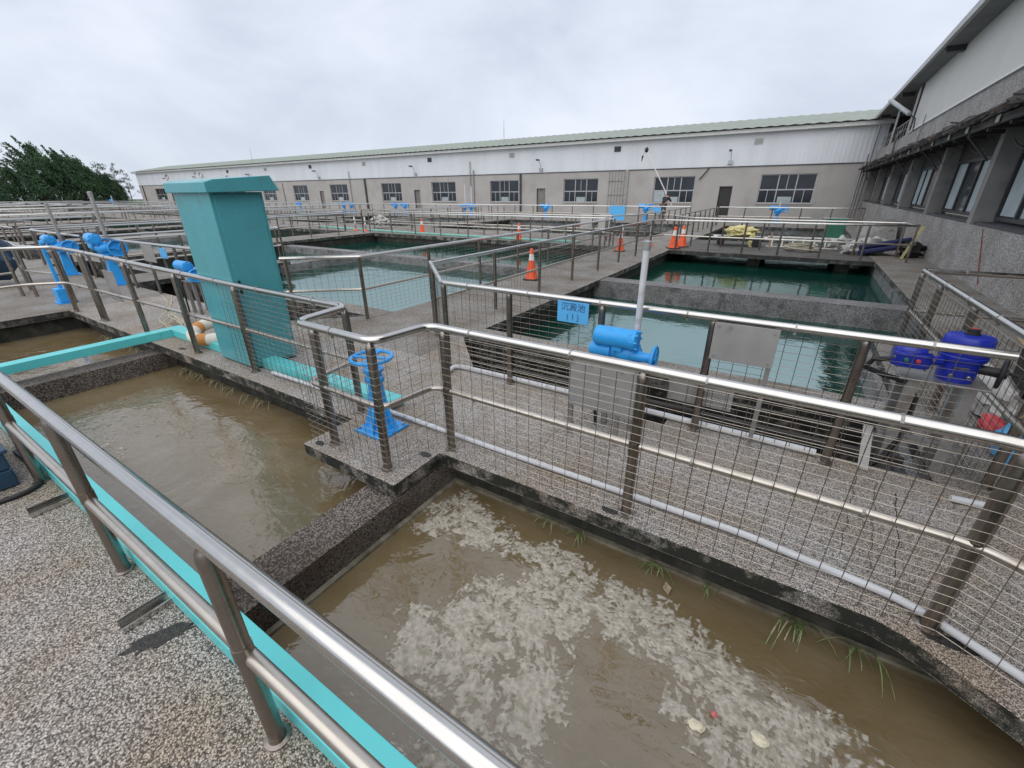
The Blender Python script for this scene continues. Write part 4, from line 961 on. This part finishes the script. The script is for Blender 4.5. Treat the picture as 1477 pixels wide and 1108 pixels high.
# lettered sign
t = thing('sign_board', 'light blue sign with dark Chinese lettering on the back handrail', 'sign', (-1.64, 3.325, 0))
MB().box(0, .29, -.004, .004, .762, .945).build('panel', 'signblue', t, bevel=.002)
def text(s, x, z, size, parent):
    cu = bpy.data.curves.new('lettering', 'FONT'); cu.body = s; cu.size = size; cu.align_x = 'CENTER'; cu.extrude = .0006; cu.offset = -.0004
    tmp = bpy.data.objects.new('tmp', cu); COL.objects.link(tmp); bpy.context.view_layer.update()
    me = bpy.data.meshes.new_from_object(tmp.evaluated_get(bpy.context.evaluated_depsgraph_get())); bpy.data.objects.remove(tmp)
    me.materials.clear(); me.materials.append(M['ink'])
    o = bpy.data.objects.new('lettering', me); COL.objects.link(o); o.parent = parent; o.location = (x, -.0052, z); o.rotation_euler = (PI / 2, 0, 0)
text('沉澱池', .147, .872, .076, t); text('( 1 )', .147, .792, .07, t)

# ------------------------------------------------------------------ pipes lying on the walkway
def fp(name, label, cat, pts, r, mat, n=10): return tag(MB().tube(fillet(pts, .12), r, n).build(name, mat, None, True), label, cat)
fp('conduit_pipe', 'grey-white plastic pipe along the front edge of the walkway', 'pipe', [(-4.5, 2.235, .03), (-3.0, 2.27, .028), (-1.5, 2.26, .028), (.1, 2.27, .028), (.80, 2.19, .028), (1.3, 1.88, .028), (3.0, .85, .028)], .02, 'pvc')
fp('conduit_pipe', 'grey-white plastic pipe along the slot behind the walkway', 'pipe', [(-2.86, 3.15, .028), (-2.95, 3.44, .028), (-2.2, 3.46, .028), (-.8, 3.47, .028), (.45, 3.46, .028)], .026, 'pvc')
fp('conduit_pipe', 'short pale pipe end by the frame of the royal blue actuator', 'pipe', [(1.16, 3.30, .025), (1.34, 3.32, .025)], .022, 'pvc')
fp('steel_pipe', 'dark steel pipe lying in the slot below the back handrail', 'pipe', [(-2.6, 3.75, -.02), (1.0, 3.75, -.02)], .03, 'wood')
fp('steel_pipe', 'long flat steel bar across the slot behind the walkway', 'pipe', [(-2.7, 4.15, -.03), (.95, 4.12, -.03)], .03, 'moss')
fp('hose', 'black cable lying on the pebble deck by the near rail', 'cable', [(-4.3, -.35, .016), (-3.95, .05, .016), (-3.93, .2, .016), (-3.98, .29, .016), (-4.2, .33, .016), (-4.7, .31, .016)], .016, 'black')
fp('hose', 'mint green hose along the far cross path', 'hose', [(-24, 16.5, .04), (-20, 16.2, .04), (-15.5, 15.9, .04), (-12, 15.85, .04), (-9, 15.75, .04), (-7, 15.9, .04)], .05, 'hose', 8)

# ------------------------------------------------------------------ traffic cones and delineators
def cone():
    t = thing('traffic_cone', 'orange traffic cone with a white band on the path nearest the viewer', 'traffic cone', (-4.88, 8.5, 0), .3, 'traffic cones on the paths')
    MB().prism([(-.17, -.13), (-.13, -.17), (.13, -.17), (.17, -.13), (.17, .13), (.13, .17), (-.13, .17), (-.17, .13)], .0, .028).build('foot', 'black', t, bevel=.006)
    MB().lathe([(.145, .0285), (.13, .05), (.066, .42)], n=20).lathe([(.046, .555), (.033, .66), (.025, .67)], n=20).build('cone_body', 'orange', t, True)
    MB().lathe([(.0665, .42), (.0462, .555)], n=20).build('reflective_band', 'white', t, True)
    return t
c0 = cone()
dup(c0, (-4.87, 14.3, 0), .1, 'orange traffic cone beside the handrail at the end of the mesh path')
dup(c0, (-3.55, 15.95, 0), .5, 'front orange cone of the close pair at the corner of the catwalk').scale = (1.25, 1.25, 1.05)
dup(c0, (-3.40, 16.55, 0), .9, 'rear orange cone of the close pair at the corner of the catwalk').scale = (1.15, 1.15, 1.05)
dup(c0, (-9.65, 15.75, 0), .2, 'orange traffic cone alone on the cross path above the tank')
dup(c0, (-15.4, 16.2, 0), .7, 'farthest orange traffic cone, near the two delineator posts')
def delin(label, x, y, gp='delineator posts on the paths'):
    t = thing('delineator_post', label, 'post', (x, y, 0), 0, gp)
    MB().lathe([(.13, 0), (.12, .04), (.05, .07)], n=14).build('foot', 'orange', t, True)
    MB().lathe([(.04, .07), (.04, .70), (.02, .72)], n=12).build('shaft', 'galv', t, True)
    MB().lathe([(.0415, .50), (.0415, .66)], n=12).lathe([(.0415, .3), (.0415, .42)], n=12).build('reflective_band', 'white', t, True)
    return t
d0 = delin('left one of two short posts with white bands on the far cross path', -20.0, 16.0)
dup(d0, (-19.2, 16.0, 0), 0, 'right one of two short posts with white bands on the far cross path')
dup(d0, (-5.35, 15.8, 0), 0, 'short post with white bands right of the cone on the middle path')
dup(d0, (-4.45, 16.3, 0), 0, 'short post with yellowish bands near the catwalk corner')

# ------------------------------------------------------------------ clutter on the catwalk
t = thing('hand_cart', 'flat hand cart under a yellow tarp on the catwalk', 'cart', (-1.75, 17.9, 0))
MB().box(-.75, .75, -.4, .4, .22, .28).build('platform', 'wood', t)
for x in (-.55, .55): MB().lathe([(.05, -.03), (.12, -.03), (.13, 0), (.12, .03), (.05, .03)], (x, -.36, .13), (0, 1, 0), 14).build('wheel', 'black', t, True)
tp = MB().blob((.05, 0, .46), .48, .36, .19, 3, .6, 26, 16, 2.6).blob((.42, -.34, .22), .10, .06, .22, 5, .5).build('tarp', 'tarp'); tp.location = (-1.75, 17.9, 0)
tag(tp, 'crumpled yellow tarp heaped on the hand cart', 'tarp')
b = MB()
for y in (-.18, .18): b.box(-1.4, 1.4, y - .03, y + .03, 0, .07)
for i in range(9): b.box(-1.25 + i * .31, -1.21 + i * .31, -.15, .15, .02, .05)
o = b.build('ladder', 'galv'); o.location = (.5, 18.3, .12); o.rotation_euler = (rad(60), 0, .03); tag(o, 'aluminium ladder lying on its side on the catwalk', 'ladder')
b = MB()
o = b.box(-.03, .03, -.03, .03, 0, .5).build('timber_stub', 'ply'); o.location = (-.75, 17.5, 0); tag(o, 'short upright timber between the cart and the ladder', 'timber')
b = MB().box(-.28, .28, -.2, .2, 0, .62).box(-.31, .31, -.23, .23, .6201, .66).build('plastic_box', 'greenbox', bevel=.02); b.location = (1.0, 19.0, .25); tag(b, 'dark green plastic box behind the catwalk rail', 'box')
b = MB()
for k in range(7): b.torus((.1 * math.sin(k * 2), .05 * math.cos(k * 3), .04 + .03 * k), (.1 * math.sin(k), .1 * math.cos(k), 1), .42 - .02 * k, .022, 26, 6)
o = b.build('rope_coil', 'rope', None, True); o.location = (.15, 17.2, 0); tag(o, 'coil of pale rope at the edge of the catwalk', 'rope')
b = MB().lathe([(.14, 0), (.17, .32), (.175, .33), (.16, .33), (.13, .05), (0.001, .05)], n=18).build('bucket', 'galv', None, True); b.location = (1.3, 17.6, 0); tag(b, 'grey bucket left of the white sacks on the catwalk', 'bucket')
for i, (x, y, s, lb) in enumerate(((1.55, 17.1, .30, 'white sack slumped at the catwalk edge, left one'), (2.0, 17.5, .36, 'white sack leaning on the blue foam tubes'), (1.25, 18.4, .3, 'white sack behind the grey bucket'))):
    o = MB().blob((0, 0, s * .55), s * 1.1, s * .9, s * .7, i + 2, .55, 22, 14, 2.2).build('sack', 'bag', None, True); o.location = (x, y, 0); tag(o, lb, 'sack')
b = MB()
for i, (dy, dz) in enumerate(((0, .12), (.22, .14), (.10, .33))): b.rod((-.62, -.25 + dy, dz * .7), (.55, .25 + dy, dz * .7 + .22), .075, n=14)
o = b.build('foam_tubes', 'foamblue', None, True); o.location = (2.25, 16.95, 0); tag(o, 'bundle of dark blue foam tubes at the right end of the catwalk', 'foam tubes')
o = MB().blob((0, 0, .2), .28, .25, .22, 8, .6, 18, 12, 3).build('rubbish_bag', 'black', None, True); o.location = (2.85, 17.0, 0); tag(o, 'black rubbish bag in the corner by the pebbledash wall', 'bag')
o = MB().box(-.03, .03, -.03, .03, 0, .9).build('timber_post', 'tarp'); o.location = (2.62, 16.6, 0); o.rotation_euler = (.1, .25, 0); tag(o, 'yellow timber leaning on the end of the catwalk rail', 'timber')
for i, (x0, y0, x1, y1, z) in enumerate(((-3.0, 20.6, 2.2, 20.2, .05), (-2.5, 21.2, 1.7, 20.5, .03), (-.6, 21.6, 1.9, 21.3, .02))):
    tag(MB().rod((x0, y0, z), (x1, y1, z - .05 * i), .06, n=10).build('plastic_pipe', 'pvc', None, True), ['nearest', 'middle', 'farthest'][i] + ' of three white pipes lying across the basin behind the catwalk', 'pipe')
o = MB().add([(-.6, -.9, 0), (.6, -.9, 0), (.6, .9, 0), (-.6, .9, 0), (-.5, -.8, .55), (.5, -.8, .75), (.5, .8, .75), (-.5, .8, .55)], [(3, 2, 1, 0), (4, 5, 6, 7), (0, 1, 5, 4), (1, 2, 6, 5), (2, 3, 7, 6), (3, 0, 4, 7)]).build('concrete_hatch', 'galv'); o.location = (2.45, 22.2, 0); tag(o, 'sloped grey hatch cover against the pebbledash wall', 'hatch')
# white sacks and trestles far left of the catwalk
o = MB().blob((0, 0, .2), .55, .3, .24, 12, .7, 22, 14, 3).build('sack', 'bag', None, True); o.location = (-19.9, 17.6, .2); tag(o, 'white crumpled sack lying on the far cross path', 'sack')
def barrier(label, x, y, m, rz):
    t = thing('folding_barrier', label, 'barrier', (x, y, 0), rz, 'folding barriers by the far tanks')
    for s in (-1, 1):
        b = MB().box(-.3, .3, -.012, .012, .1, .8, Matrix.Rotation(.28 * s, 4, 'X')); o = b.build('panel', m, t)
        o.location = (0, .26 * s, 0)
    return t
barrier('pale folding barrier leaning by the far tank', -9.6, 22.5, 'plate', .3)
barrier('worn pale barrier right of the first one, partly behind it', -8.5, 22.3, 'plate', .1)

# ------------------------------------------------------------------ right side clutter
o = MB().blob((0, 0, .16), .13, .55, .20, 5, .35, 26, 16, 2.5).build('sack', 'bag', None, True); o.location = (1.68, 5.25, 0); o.rotation_euler = (0, 0, .1); tag(o, 'white plastic sack behind the royal blue actuator', 'sack')
o = MB().blob((0, 0, .07), .07, .13, .09, 7, .35, 22, 14, 2).build('sack', 'redbag', None, True); o.location = (1.62, 4.55, 0); tag(o, 'red plastic sack between the white and the blue sack', 'sack')
o = MB().blob((0, 0, .12), .11, .17, .14, 9, .35, 22, 14, 2).build('sack', 'signblue', None, True); o.location = (1.64, 4.14, 0); tag(o, 'light blue plastic sack at the right edge behind the mesh', 'sack')
o = MB().box(-.5, .5, -.7, .7, .0, .018).build('plywood_sheet', 'ply'); o.location = (2.55, 5.6, .42); o.rotation_euler = (0, rad(-4), -.1); tag(o, 'bare plywood sheet at the right edge', 'plywood')
MB().box(-.48, .48, -.05, .05, -.42, -.001).box(-.45, -.4, -.6, .6, -.42, -.002).build('trestle', 'black', o)
o = MB().box(-4.9, -4.12, -.5, .22, .005, .13).box(-4.9, -4.12, -.5, .22, .134, .25).box(-4.93, -4.10, -.52, .24, .252, .28).build('equipment_box', 'deepblue', bevel=.01); tag(o, 'dark blue box on the pebble deck at the left edge', 'box')
o = MB().blob((0, 0, .45), .35, .5, .5, 4, .4, 20, 14, 2).build('cover_sheet', 'deepblue', None, True); o.location = (-14.6, 1.9, 0.2); tag(o, 'dark sheet bundled over the rail at the left edge', 'sheet')
# lifebuoy and rope by the cabinet
t = thing('lifebuoy', 'off-white and orange lifebuoy lying on the walkway against the cabinet', 'lifebuoy', (-6.22, 2.52, .17), .0)
MB().torus((0, 0, 0), (.12, -.16, 1), .27, .075, 32, 12).build('ring', 'buoy', t, True)
b = MB()
q = Vector((0, 0, 1)).rotation_difference(Vector((.12, -.16, 1)).normalized())
for a0 in (.3, 1.9, 3.4, 5.0):
    b = MB(); vs = []; n = 7; k = 12
    for j in range(n):
        a = a0 + .42 * j / (n - 1)
        for i in range(k):
            e = 2 * PI * i / k; vs.append(q @ Vector(((.27 + .077 * math.cos(e)) * math.cos(a), (.27 + .077 * math.cos(e)) * math.sin(a), .077 * math.sin(e))))
    b.add(vs, [(j * k + i, (j + 1) * k + i, (j + 1) * k + (i + 1) % k, j * k + (i + 1) % k) for j in range(n - 1) for i in range(k)]); b.build('band', 'buoyo', t, True)
rnd = random.Random(5); b = MB()
for s in range(9):
    p = Vector((-7.95 + rnd.uniform(-.08, .08), 2.75 + rnd.uniform(-.1, .1), .30 + rnd.uniform(-.05, .1))); pts = []
    e = Vector((-7.35 + rnd.uniform(-.2, .15), 2.42 + rnd.uniform(-.1, .1), .02))
    for i in range(9):
        f = i / 8; pts.append(p.lerp(e, f) + Vector((.05 * math.sin(f * 9 + s), .05 * math.cos(f * 7 + s), -.12 * math.sin(PI * f) * (1 - f) + .01)))
    for q_ in pts: q_.z = max(q_.z, .012)
    b.tube(pts, .008, 6)
tag(b.build('rope_bundle', 'rope', None, True), 'bundle of pale rope tied to the front rail left of the lifebuoy', 'rope')

# ------------------------------------------------------------------ man with a long pole by the long building
def man():
    t = thing('person', 'man in a dark shirt bending on the far path with a long pole net', 'person', (-8.3, 32.6, 0), rad(165))
    J = {'pel': (0, 0, .92), 'sp': (.0, -.10, 1.12), 'ch': (.0, -.26, 1.32), 'nk': (0, -.36, 1.43), 'hd': (0, -.43, 1.50), 'tp': (0, -.47, 1.60),
         'hl': (-.10, 0, .88), 'kl': (-.13, -.10, .48), 'al': (-.13, .02, .09), 'fl': (-.14, -.14, .05), 'hr': (.10, 0, .88), 'kr': (.12, -.02, .48), 'ar': (.14, .10, .09), 'fr': (.15, -.06, .05),
         'sl': (-.19, -.27, 1.36), 'el': (-.30, -.44, 1.14), 'wl': (-.20, -.62, 1.22), 'sr': (.19, -.27, 1.36), 'er': (.26, -.48, 1.16), 'wr': (.06, -.66, 1.32)}
    rr = {'pel': .15, 'sp': .14, 'ch': .16, 'nk': .06, 'hd': .10, 'tp': .08, 'hl': .095, 'kl': .065, 'al': .045, 'fl': .045, 'hr': .095, 'kr': .065, 'ar': .045, 'fr': .045, 'sl': .065, 'el': .05, 'wl': .036, 'sr': .065, 'er': .05, 'wr': .036}
    E = [('pel', 'sp'), ('sp', 'ch'), ('ch', 'nk'), ('nk', 'hd'), ('hd', 'tp'), ('pel', 'hl'), ('hl', 'kl'), ('kl', 'al'), ('al', 'fl'), ('pel', 'hr'), ('hr', 'kr'), ('kr', 'ar'), ('ar', 'fr'), ('ch', 'sl'), ('sl', 'el'), ('el', 'wl'), ('ch', 'sr'), ('sr', 'er'), ('er', 'wr')]
    def skin(name, keys, edges, root, mat, grow=0., extra=()):
        ks = list(keys); me = bpy.data.meshes.new(name)
        vs = [J[k] for k in ks]; ed = [(ks.index(a), ks.index(b)) for a, b in edges]; R_ = [rr[k] + grow for k in ks]
        for (k, dirv, r_) in extra:
            ks.append(k + 'x%d' % len(ks)); vs.append(tuple(Vector(J[k]) + Vector(dirv))); ed.append((ks.index(k), len(vs) - 1)); R_.append(r_)
        me.from_pydata(vs, ed, []); me.materials.append(M[mat])
        o = bpy.data.objects.new(name, me); COL.objects.link(o); o.parent = t
        o.modifiers.new('skin', 'SKIN'); sv = me.skin_vertices[0].data
        for i, r_ in enumerate(R_): sv[i].radius = (r_, r_); sv[i].use_root = ks[i] == root
        s = o.modifiers.new('sub', 'SUBSURF'); s.levels = 1; s.render_levels = 2
        return o
    fing = []
    for w, sx in (('wl', 1), ('wr', -1)):
        for i in range(5): fing.append((w, (.02 * sx + (i - 2) * .016, -.075 + .006 * abs(i - 2), .03 - .012 * i), .009))
    skin('body', J.keys(), E, 'pel', 'skin', 0., fing)
    skin('shirt', ['pel', 'sp', 'ch', 'sl', 'el', 'sr', 'er'], [('pel', 'sp'), ('sp', 'ch'), ('ch', 'sl'), ('sl', 'el'), ('ch', 'sr'), ('sr', 'er')], 'ch', 'shirt', .022)
    skin('trousers', ['pel', 'hl', 'kl', 'al', 'hr', 'kr', 'ar'], [('pel', 'hl'), ('hl', 'kl'), ('kl', 'al'), ('pel', 'hr'), ('hr', 'kr'), ('kr', 'ar')], 'pel', 'trousers', .016)
    MB().blob((0, -.435, 1.575), .105, .115, .085, 2, .08).build('hair', 'hair', t, True)
    b = MB()
    for x in (-.037, .037): b.blob((x, -.533, 1.54), .012, .008, .012)
    b.build('eyes', 'white', t, True)
    MB().blob((0, -.545, 1.51), .014, .022, .022, 1, 0).build('nose', 'skin', t, True)
    MB().box(-.025, .025, -.522, -.515, 1.462, 1.47).build('mouth', 'redbag', t)
    for s in (-1, 1): MB().blob((s * .105, -.44, 1.53), .015, .03, .035, 1, 0).build('ear', 'skin', t, True)
    return t
man()
t = thing('pole_net', 'long white pole with a small dark net at its tip, held by the man', 'pole', (-8.14, 33.14, 1.27))
MB().rod((.25, .1, -.4), (-1.75, -.2, 2.95), .038, .026, 8).build('pole', 'white', t, True)
MB().blob((-1.83, -.2, 3.1), .13, .1, .16, 2, .3).build('net', 'black', t, True)
MB().rod((-2.05, -.2, 2.75), (-2.1, -.2, 2.4), .07, .02, 6).rod((-1.85, -.2, 3.1), (-2.07, -.2, 2.75), .01, n=5).build('hook', 'trim', t)
MB().tube([(-.5, -.02, .8), (-.30, .0, .35), (-.2, 0, -.2)], .018, 5).build('cord', 'red', t)

# ------------------------------------------------------------------ foam, shells, grass
FP = [(-1.8, 2.07), (-1.58, 2.0), (-1.34, 1.93), (-1.14, 1.83), (-.92, 1.96), (-.64, 1.9), (-.4, 1.85), (-.26, 1.89), (-.07, 1.84), (.09, 1.77), (.22, 1.69), (.35, 1.65), (.46, 1.68), (.57, 1.67), (.68, 1.64), (.74, 1.58), (.66, 1.50), (.41, 1.40), (.24, 1.30), (.07, 1.27), (-.03, 1.36), (-.04, 1.50), (-.16, 1.55), (-.36, 1.56), (-.52, 1.58), (-.58, 1.39), (-.55, 1.28), (-.5, 1.13), (-.44, .99), (-.46, .80), (-.5, .55), (-.86, .50), (-.92, .70), (-.9, .84), (-1.01, .86), (-1.23, .83), (-1.4, .94), (-1.43, 1.07), (-1.32, 1.19), (-1.26, 1.36), (-1.19, 1.48), (-.98, 1.55), (-.96, 1.74), (-1.22, 1.74), (-1.35, 1.69), (-1.61, 1.66), (-1.86, 1.60), (-1.88, 1.8)]
FP2 = [(-6.1, 1.0), (-5.4, 1.05), (-4.6, .9), (-4.3, .7), (-4.9, .62), (-5.9, .7)]
def sdist(x, y, P):
    ins = False; d = 9.
    n = len(P); j = n - 1
    for i in range(n):
        ax, ay = P[j]; bx, by = P[i]
        if (by > y) != (ay > y) and x < (ax - bx) * (y - by) / (ay - by) + bx: ins = not ins
        ex, ey = bx - ax, by - ay; tt = max(0, min(1, ((x - ax) * ex + (y - ay) * ey) / (ex * ex + ey * ey)))
        d = min(d, (x - ax - ex * tt) ** 2 + (y - ay - ey * tt) ** 2); j = i
    d = math.sqrt(d); return d if ins else -d
def foam(name, label, P, st, thr, x0, x1, y0, y1, amp=.0075):
    nx, ny = int((x1 - x0) / st), int((y1 - y0) / st)
    val = {}
    coarse = {}
    cs = .04
    def sd(x, y):
        k = (int(x / cs), int(y / cs))
        if k not in coarse: coarse[k] = sdist(x, y, P)
        return coarse[k]
    for j in range(ny + 1):
        for i in range(nx + 1):
            x, y = x0 + i * st, y0 + j * st
            s = sd(x, y)
            if s < -.06: continue
            wx = x + .05 * noise.noise(Vector((x * 4, y * 4, 1.7))); wy = y + .05 * noise.noise(Vector((x * 4, y * 4, 8.7)))
            q = Vector((wx * 3.5, wy * 3.5, 4)); wx += .045 * noise.noise(q * 2.2); wy += .045 * noise.noise(q * 2.2 + Vector((9, 2, 5)))
            n1 = noise.noise(Vector((wx * 6, wy * 6, 0))); n2 = noise.noise(Vector((wx * 15, wy * 15, 3))); n3 = noise.noise(Vector((wx * 38, wy * 38, 6))); n4 = noise.noise(Vector((wx * 80, wy * 80, 9)))
            v = .34 * n1 + .34 * n2 + .34 * n3 + .26 * n4 + .07 - .5 * max(0, .13 - abs(noise.noise(Vector((wx * 10, wy * 10, 17)))))
            v += min(.16, s * 2.6)
            val[(i, j)] = v
    idx = {}; b = MB(); vs = []; fs = []
    for (i, j), v in val.items():
        if v > thr - .25: idx[(i, j)] = len(vs); x, y = x0 + i * st, y0 + j * st; h = max(.0006, min(amp, (v - thr) * .014)); h += .003 * noise.noise(Vector((x * 70, y * 70, 2))) if h > .002 else 0; vs.append((x, y, ZW + .0005 + h))
    for (i, j), k in idx.items():
        q = [(i, j), (i + 1, j), (i + 1, j + 1), (i, j + 1)]
        if all(p in idx for p in q) and max(val[p] for p in q) > thr - .16: fs.append([idx[p] for p in q])
    b.add(vs, fs); o = b.build(name, 'foam', None, True)
    at_ = o.data.attributes.new('froth', 'FLOAT', 'POINT'); at_.data.foreach_set('value', [max(0., min(1., (val[k] - thr + .16) / .34)) for k in idx])
    for p in o.data.polygons: p.use_smooth = True
    stuff(o, label, 'foam'); return o
foam('foam', 'beige scum of foam drifting on the muddy water of the near basin', FP, .0062, .07, -2.0, .95, .42, 2.15)
foam('foam', 'thin scraps of pale foam on the left muddy basin', FP2, .014, .42, -6.3, -4.1, .5, 1.25, .004)
for i, (x, y, rx, ry, lb, m) in enumerate(((.08, 1.36,   .034, .025, 'rounder cream shell floating at the left edge of the foam tail', 'shell'), (.32, 1.45, .038, .027, 'cream shell floating further right in the foam tail', 'shell'), (.14, 1.45, .014, .011, 'pink scrap floating between the two cream shells', 'pink'))):
    o = MB().blob((0, 0, 0), rx, ry, .012, i, .45).build('shell' if m == 'shell' else 'scrap', m, None, True); o.location = (x, y, ZW + .009); tag(o, lb, 'shell' if m == 'shell' else 'litter')
o = MB().add([(-.05, 0, 0), (-.01, .028, .006), (.05, .005, .0), (0, -.025, .006)], [(0, 1, 2), (0, 2, 3)]).add([(-.05, 0, -.002), (-.01, .028, .004), (.05, .005, -.002), (0, -.025, .004)], [(2, 1, 0), (3, 2, 0)]).build('dry_leaf', 'leafdry'); o.location = (-.21, 2.02, ZW + .012); o.rotation_euler = (0, 0, 1.9); tag(o, 'dry curled leaf floating below the middle grass tuft', 'leaf')
def tuft(label, x, y, n, L, seed, one=None, mat='grass'):
    rnd = random.Random(seed); b = one or MB()
    for k in range(n):
        a = rnd.uniform(-1.15, 1.15) - PI / 2; l = L * rnd.uniform(.35, 1.35); w = .0032 * rnd.uniform(.6, 1.3)
        p = Vector((x + rnd.uniform(-.05, .05), y + rnd.uniform(-.02, .02), -.325)); d = Vector((math.cos(a), math.sin(a), 0)); s = Vector((-d.y, d.x, 0))
        lift = rnd.uniform(.2, .6)
        pts = []
        for i in range(7):
            f = i / 6; pts.append(p + d * (l * f * (.75)) + Vector((0, 0, l * (lift * f * 1.4 - 1.0 * f * f))))
        vs = []
        for i, q in enumerate(pts):
            q.z = max(q.z, ZW - .03); ww = w * (1 - (i / 6) ** 2) + .0004; vs += [q - s * ww, q + s * ww]
        b.add(vs, [(2 * i, 2 * i + 1, 2 * i + 3, 2 * i + 2) for i in range(6)])
    if one: return
    tag(b.build('grass_tuft', mat), label, 'grass tuft', 'grass tufts on the ledge')
tuft('long green grass tuft overhanging the water, right of the middle', .42, 2.16, 13, .30, 2)
tuft('green grass tuft nearest the right corner of the basin', .70, 2.15, 9, .26, 3)
tuft('droopy grass tuft above the dry leaf', -.32, 2.15, 12, .25, 4)
tuft('small grass tuft nearest the basin corner', -1.08, 2.16, 7, .16, 5)
tuft('thin grass tuft left of the rail post', -.84, 2.16, 6, .18, 6)
tuft('short grass tuft between the droopy and the long one', .03, 2.16, 6, .13, 7)
b = MB()
rnd = random.Random(8)
for k in range(26): tuft('', rnd.uniform(-6.6, -4.6), 2.16, 3, .27, 40 + k, b)
for k in range(30): tuft('', rnd.uniform(-9.5, -7.4), 2.16, 3, .24, 90 + k, b)
stuff(b.build('grass', 'drygrass'), 'pale grass growing from the ledge under the left walkway', 'grass')
